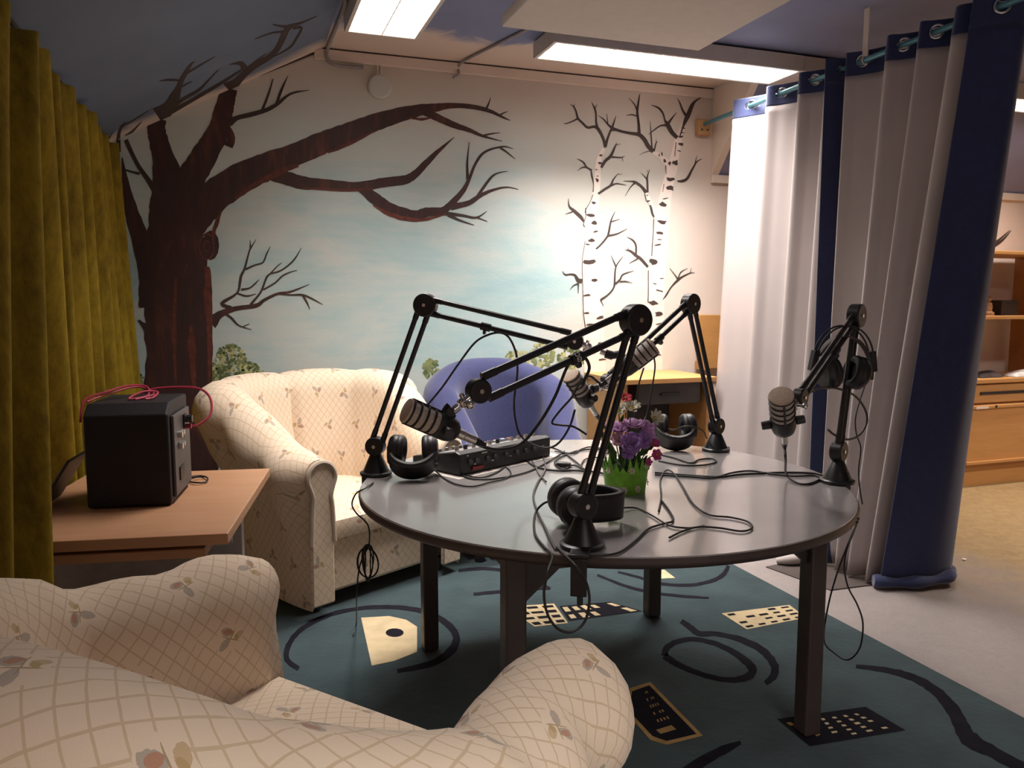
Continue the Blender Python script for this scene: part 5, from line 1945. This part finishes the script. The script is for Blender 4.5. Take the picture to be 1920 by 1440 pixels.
cable('cable curving down from the upright microphone to the right arm base', [o + d * .05, Rt(1473, 862), T(1474, 888, .02), T(1490, 903, .005), T(1512, 908), T(1535, 900), T(1552, 886, .006)], .0036, None, (o, d))
cable('cable forming a wide ring beside the right microphone arm', [Rt(1520, 735), Rt(1543, 727), Rt(1572, 729), Rt(1604, 743), Rt(1623, 770), Rt(1625, 793), Rt(1612, 815), Rt(1590, 824), Rt(1566, 816), Rt(1553, 806)], .0036)
cable('thin headphone cable wandering down from the hanging headphones past the table rim', [Rt(1622, 722), Rt(1612, 752), Rt(1604, 785), Rt(1606, 815), Rt(1614, 840), Rt(1610, 880), Rt(1612, 915), Rt(1617, 945)], .0022)
cable('straight cable running right across the table to the base of the right arm', [T(1228, 886), T(1290, 891), T(1345, 894), T(1400, 889), T(1470, 886), T(1530, 888), T(1556, 896)], .0036)
cable('second cable lying beside the straight one, bowing up near the pale curtain', [T(1228, 890), T(1300, 894), T(1335, 896), T(1375, 886), T(1410, 883), T(1450, 889), T(1490, 893), T(1530, 892), T(1545, 902)], .0032)
cable('thin cable looping on the bare table front right of the pot', [T(1235, 958), T(1240, 930), T(1238, 900), T(1248, 882), T(1262, 886), T(1280, 912), T(1300, 945), T(1330, 965), T(1370, 970), T(1402, 978), T(1410, 990), T(1390, 996), T(1350, 990), T(1310, 988), T(1280, 996), T(1255, 1008)], .0026)
cable('thin cable sweeping from the front arm base to right of the pot', [T(1090, 1040), T(1120, 1042), T(1160, 1036), T(1190, 1015), T(1215, 992), T(1240, 983), T(1262, 976), T(1255, 958), T(1240, 938)], .0028)
cable('thin cable running from the headphone band past the pot foot', [T(1166, 952, .012), T(1195, 953), T(1225, 968), T(1255, 985), T(1290, 990), T(1320, 986)], .0024)
cable('cable behind the flower pot curling beside the back headphones', [T(1228, 850), T(1262, 858), T(1295, 868), T(1310, 862), T(1335, 860), T(1342, 866), T(1320, 872), T(1280, 872), T(1235, 864)], .0032)
cable('cable arching from the back headphones to the back right arm', [T(1240, 800, .07), T(1262, 806, .09), T(1280, 800, .11), T(1300, 800, .11), T(1318, 808, .09), T(1325, 822, .05)], .0026)
cable('cable loop lying in front of the mixer and the left headphones', [T(806, 868, .03), T(822, 888, .006), T(850, 906), T(885, 912), T(915, 905), T(945, 898), T(958, 888), T(948, 876), T(930, 886), T(905, 895), T(880, 892), T(855, 880, .008), T(838, 862, .03)], .0026)
cable('cable snaking along the front of the white paper sheets', [T(838, 872, .01), T(870, 893), T(900, 899), T(940, 896), T(985, 886), T(1020, 870), T(1050, 852), T(1058, 846)], .0030)
cable('cable bundle crossing from the paper sheets behind the front arm to the pot', [T(965, 838, .03), T(985, 862), T(1005, 875), T(1040, 882), T(1080, 882), T(1125, 886), T(1140, 893)], .0036)
cable('pale grey cable twisting from the mixer toward the front headphones', [T(976, 838, .05), T(990, 856, .004), T(1003, 872), T(1010, 888), T(1024, 903)], .0026, M_CABLEG)
cable('grey cable loop leaving the right end of the mixer', [T(1003, 840, .03), T(1018, 856, .004), T(1022, 880), T(1008, 905), T(1000, 930), T(1008, 960), T(1020, 985), T(1032, 1012), T(1042, 1030)], .0030, M_CABLEG)
cable('cables tangled at the right end of the mixer toward the back of the table', [T(1030, 838, .02), T(1052, 846), T(1075, 862), T(1095, 880), T(1075, 872), T(1055, 880), T(1040, 866), T(1062, 852), T(1095, 843), T(1140, 842)], .0030)
cable('cable crossing the back of the table from the mixer to the flower pot', [T(1040, 846, .01), T(1075, 850), T(1090, 842), T(1110, 838), T(1140, 846), T(1120, 860), T(1138, 866)], .0028)
cable('cable lying along the far side of the front arm toward the pot', [T(1088, 876), T(1096, 862), T(1115, 858), T(1138, 858)], .0026)
cp = T(1062, 872, .008)
tag(MB().tube([cp + ux * -.03 + Vector((0, .035, 0)), cp, cp + ux * .012 + Vector((0, -.015, 0))], [.010, .012, .009], 10).build('cable_adapter', M_MIC, origin=cp, smooth=40), 'stubby black adapter among the cables right of the mixer', 'adapter')
# cables over the rim
e0 = T(700, 905)
cable('cable hanging over the left table rim past its coil down to the rug', [e0, T(684, 916, .006), atz(668, 925, TH - .01), atz(660, 945, TH - .05), atplane(668, 962, (.30, 2.40, 0), 0), atplane(690, 985, (.33, 2.40, 0), 0), atplane(692, 1020, (.33, 2.40, 0), 0), atplane(680, 1045, (.33, 2.40, 0), 0), atplane(672, 1075, (.33, 2.40, 0), 0), atplane(669, 1120, (.33, 2.40, 0), 0), atz(668, 1170, .02), atz(662, 1192, RZ + .006)], .0024)
cb = atplane(690, 1055, (.33, 2.40, 0), 0)
co = MB()
for k in range(6):
    a = random.uniform(-.5, .5)
    M = Matrix.Translation(cb) @ Matrix.Rotation(math.radians(70) + a * .6, 4, 'X') @ Matrix.Rotation(a + .5, 4, 'Y')
    pts = [M @ Vector(((.030 + .006 * math.sin(k * 2.2)) * math.cos(u), (.052 + .005 * math.cos(k)) * math.sin(u), .004 * math.sin(2 * u + k))) for u in [2 * math.pi * i / 26 for i in range(26)]]
    co.tube(pts, .0022, 6, 0, True)
tag(co.build('cable_coil', M_CABLE, origin=cb, smooth=60), 'small tied coil of thin cable hanging in front of the cream armchair seat', 'cable', 'black cables around the table')
q = lambda px, py: atplane(px, py, (.66, 1.46, 0), 0)
cable('cable hanging in a long loop below the front rim under the front arm', [T(1045, 935, .05), T(1018, 945, .03), T(1003, 965, .006), T(1003, 1000), T(1020, 1025), T(1036, 1042), q(1028, 1070), q(1020, 1110), q(1026, 1150), q(1045, 1178), q(1070, 1185), q(1095, 1168), q(1105, 1130), q(1100, 1095), q(1080, 1062), T(1058, 1040), T(1044, 1026)], .0030)
q = lambda px, py: atplane(px, py, (1.80, 1.72, 0), 100)
cable('cable drooping in a loop beside the right table leg', [atz(1610, 972, TH - .012), q(1600, 1000), q(1588, 1030), q(1583, 1062), q(1590, 1100), q(1608, 1135), q(1618, 1170), q(1612, 1215), q(1590, 1237), q(1565, 1225), q(1545, 1200), q(1552, 1140), q(1568, 1080), q(1590, 1020), atz(1608, 978, TH - .016)], .0026)
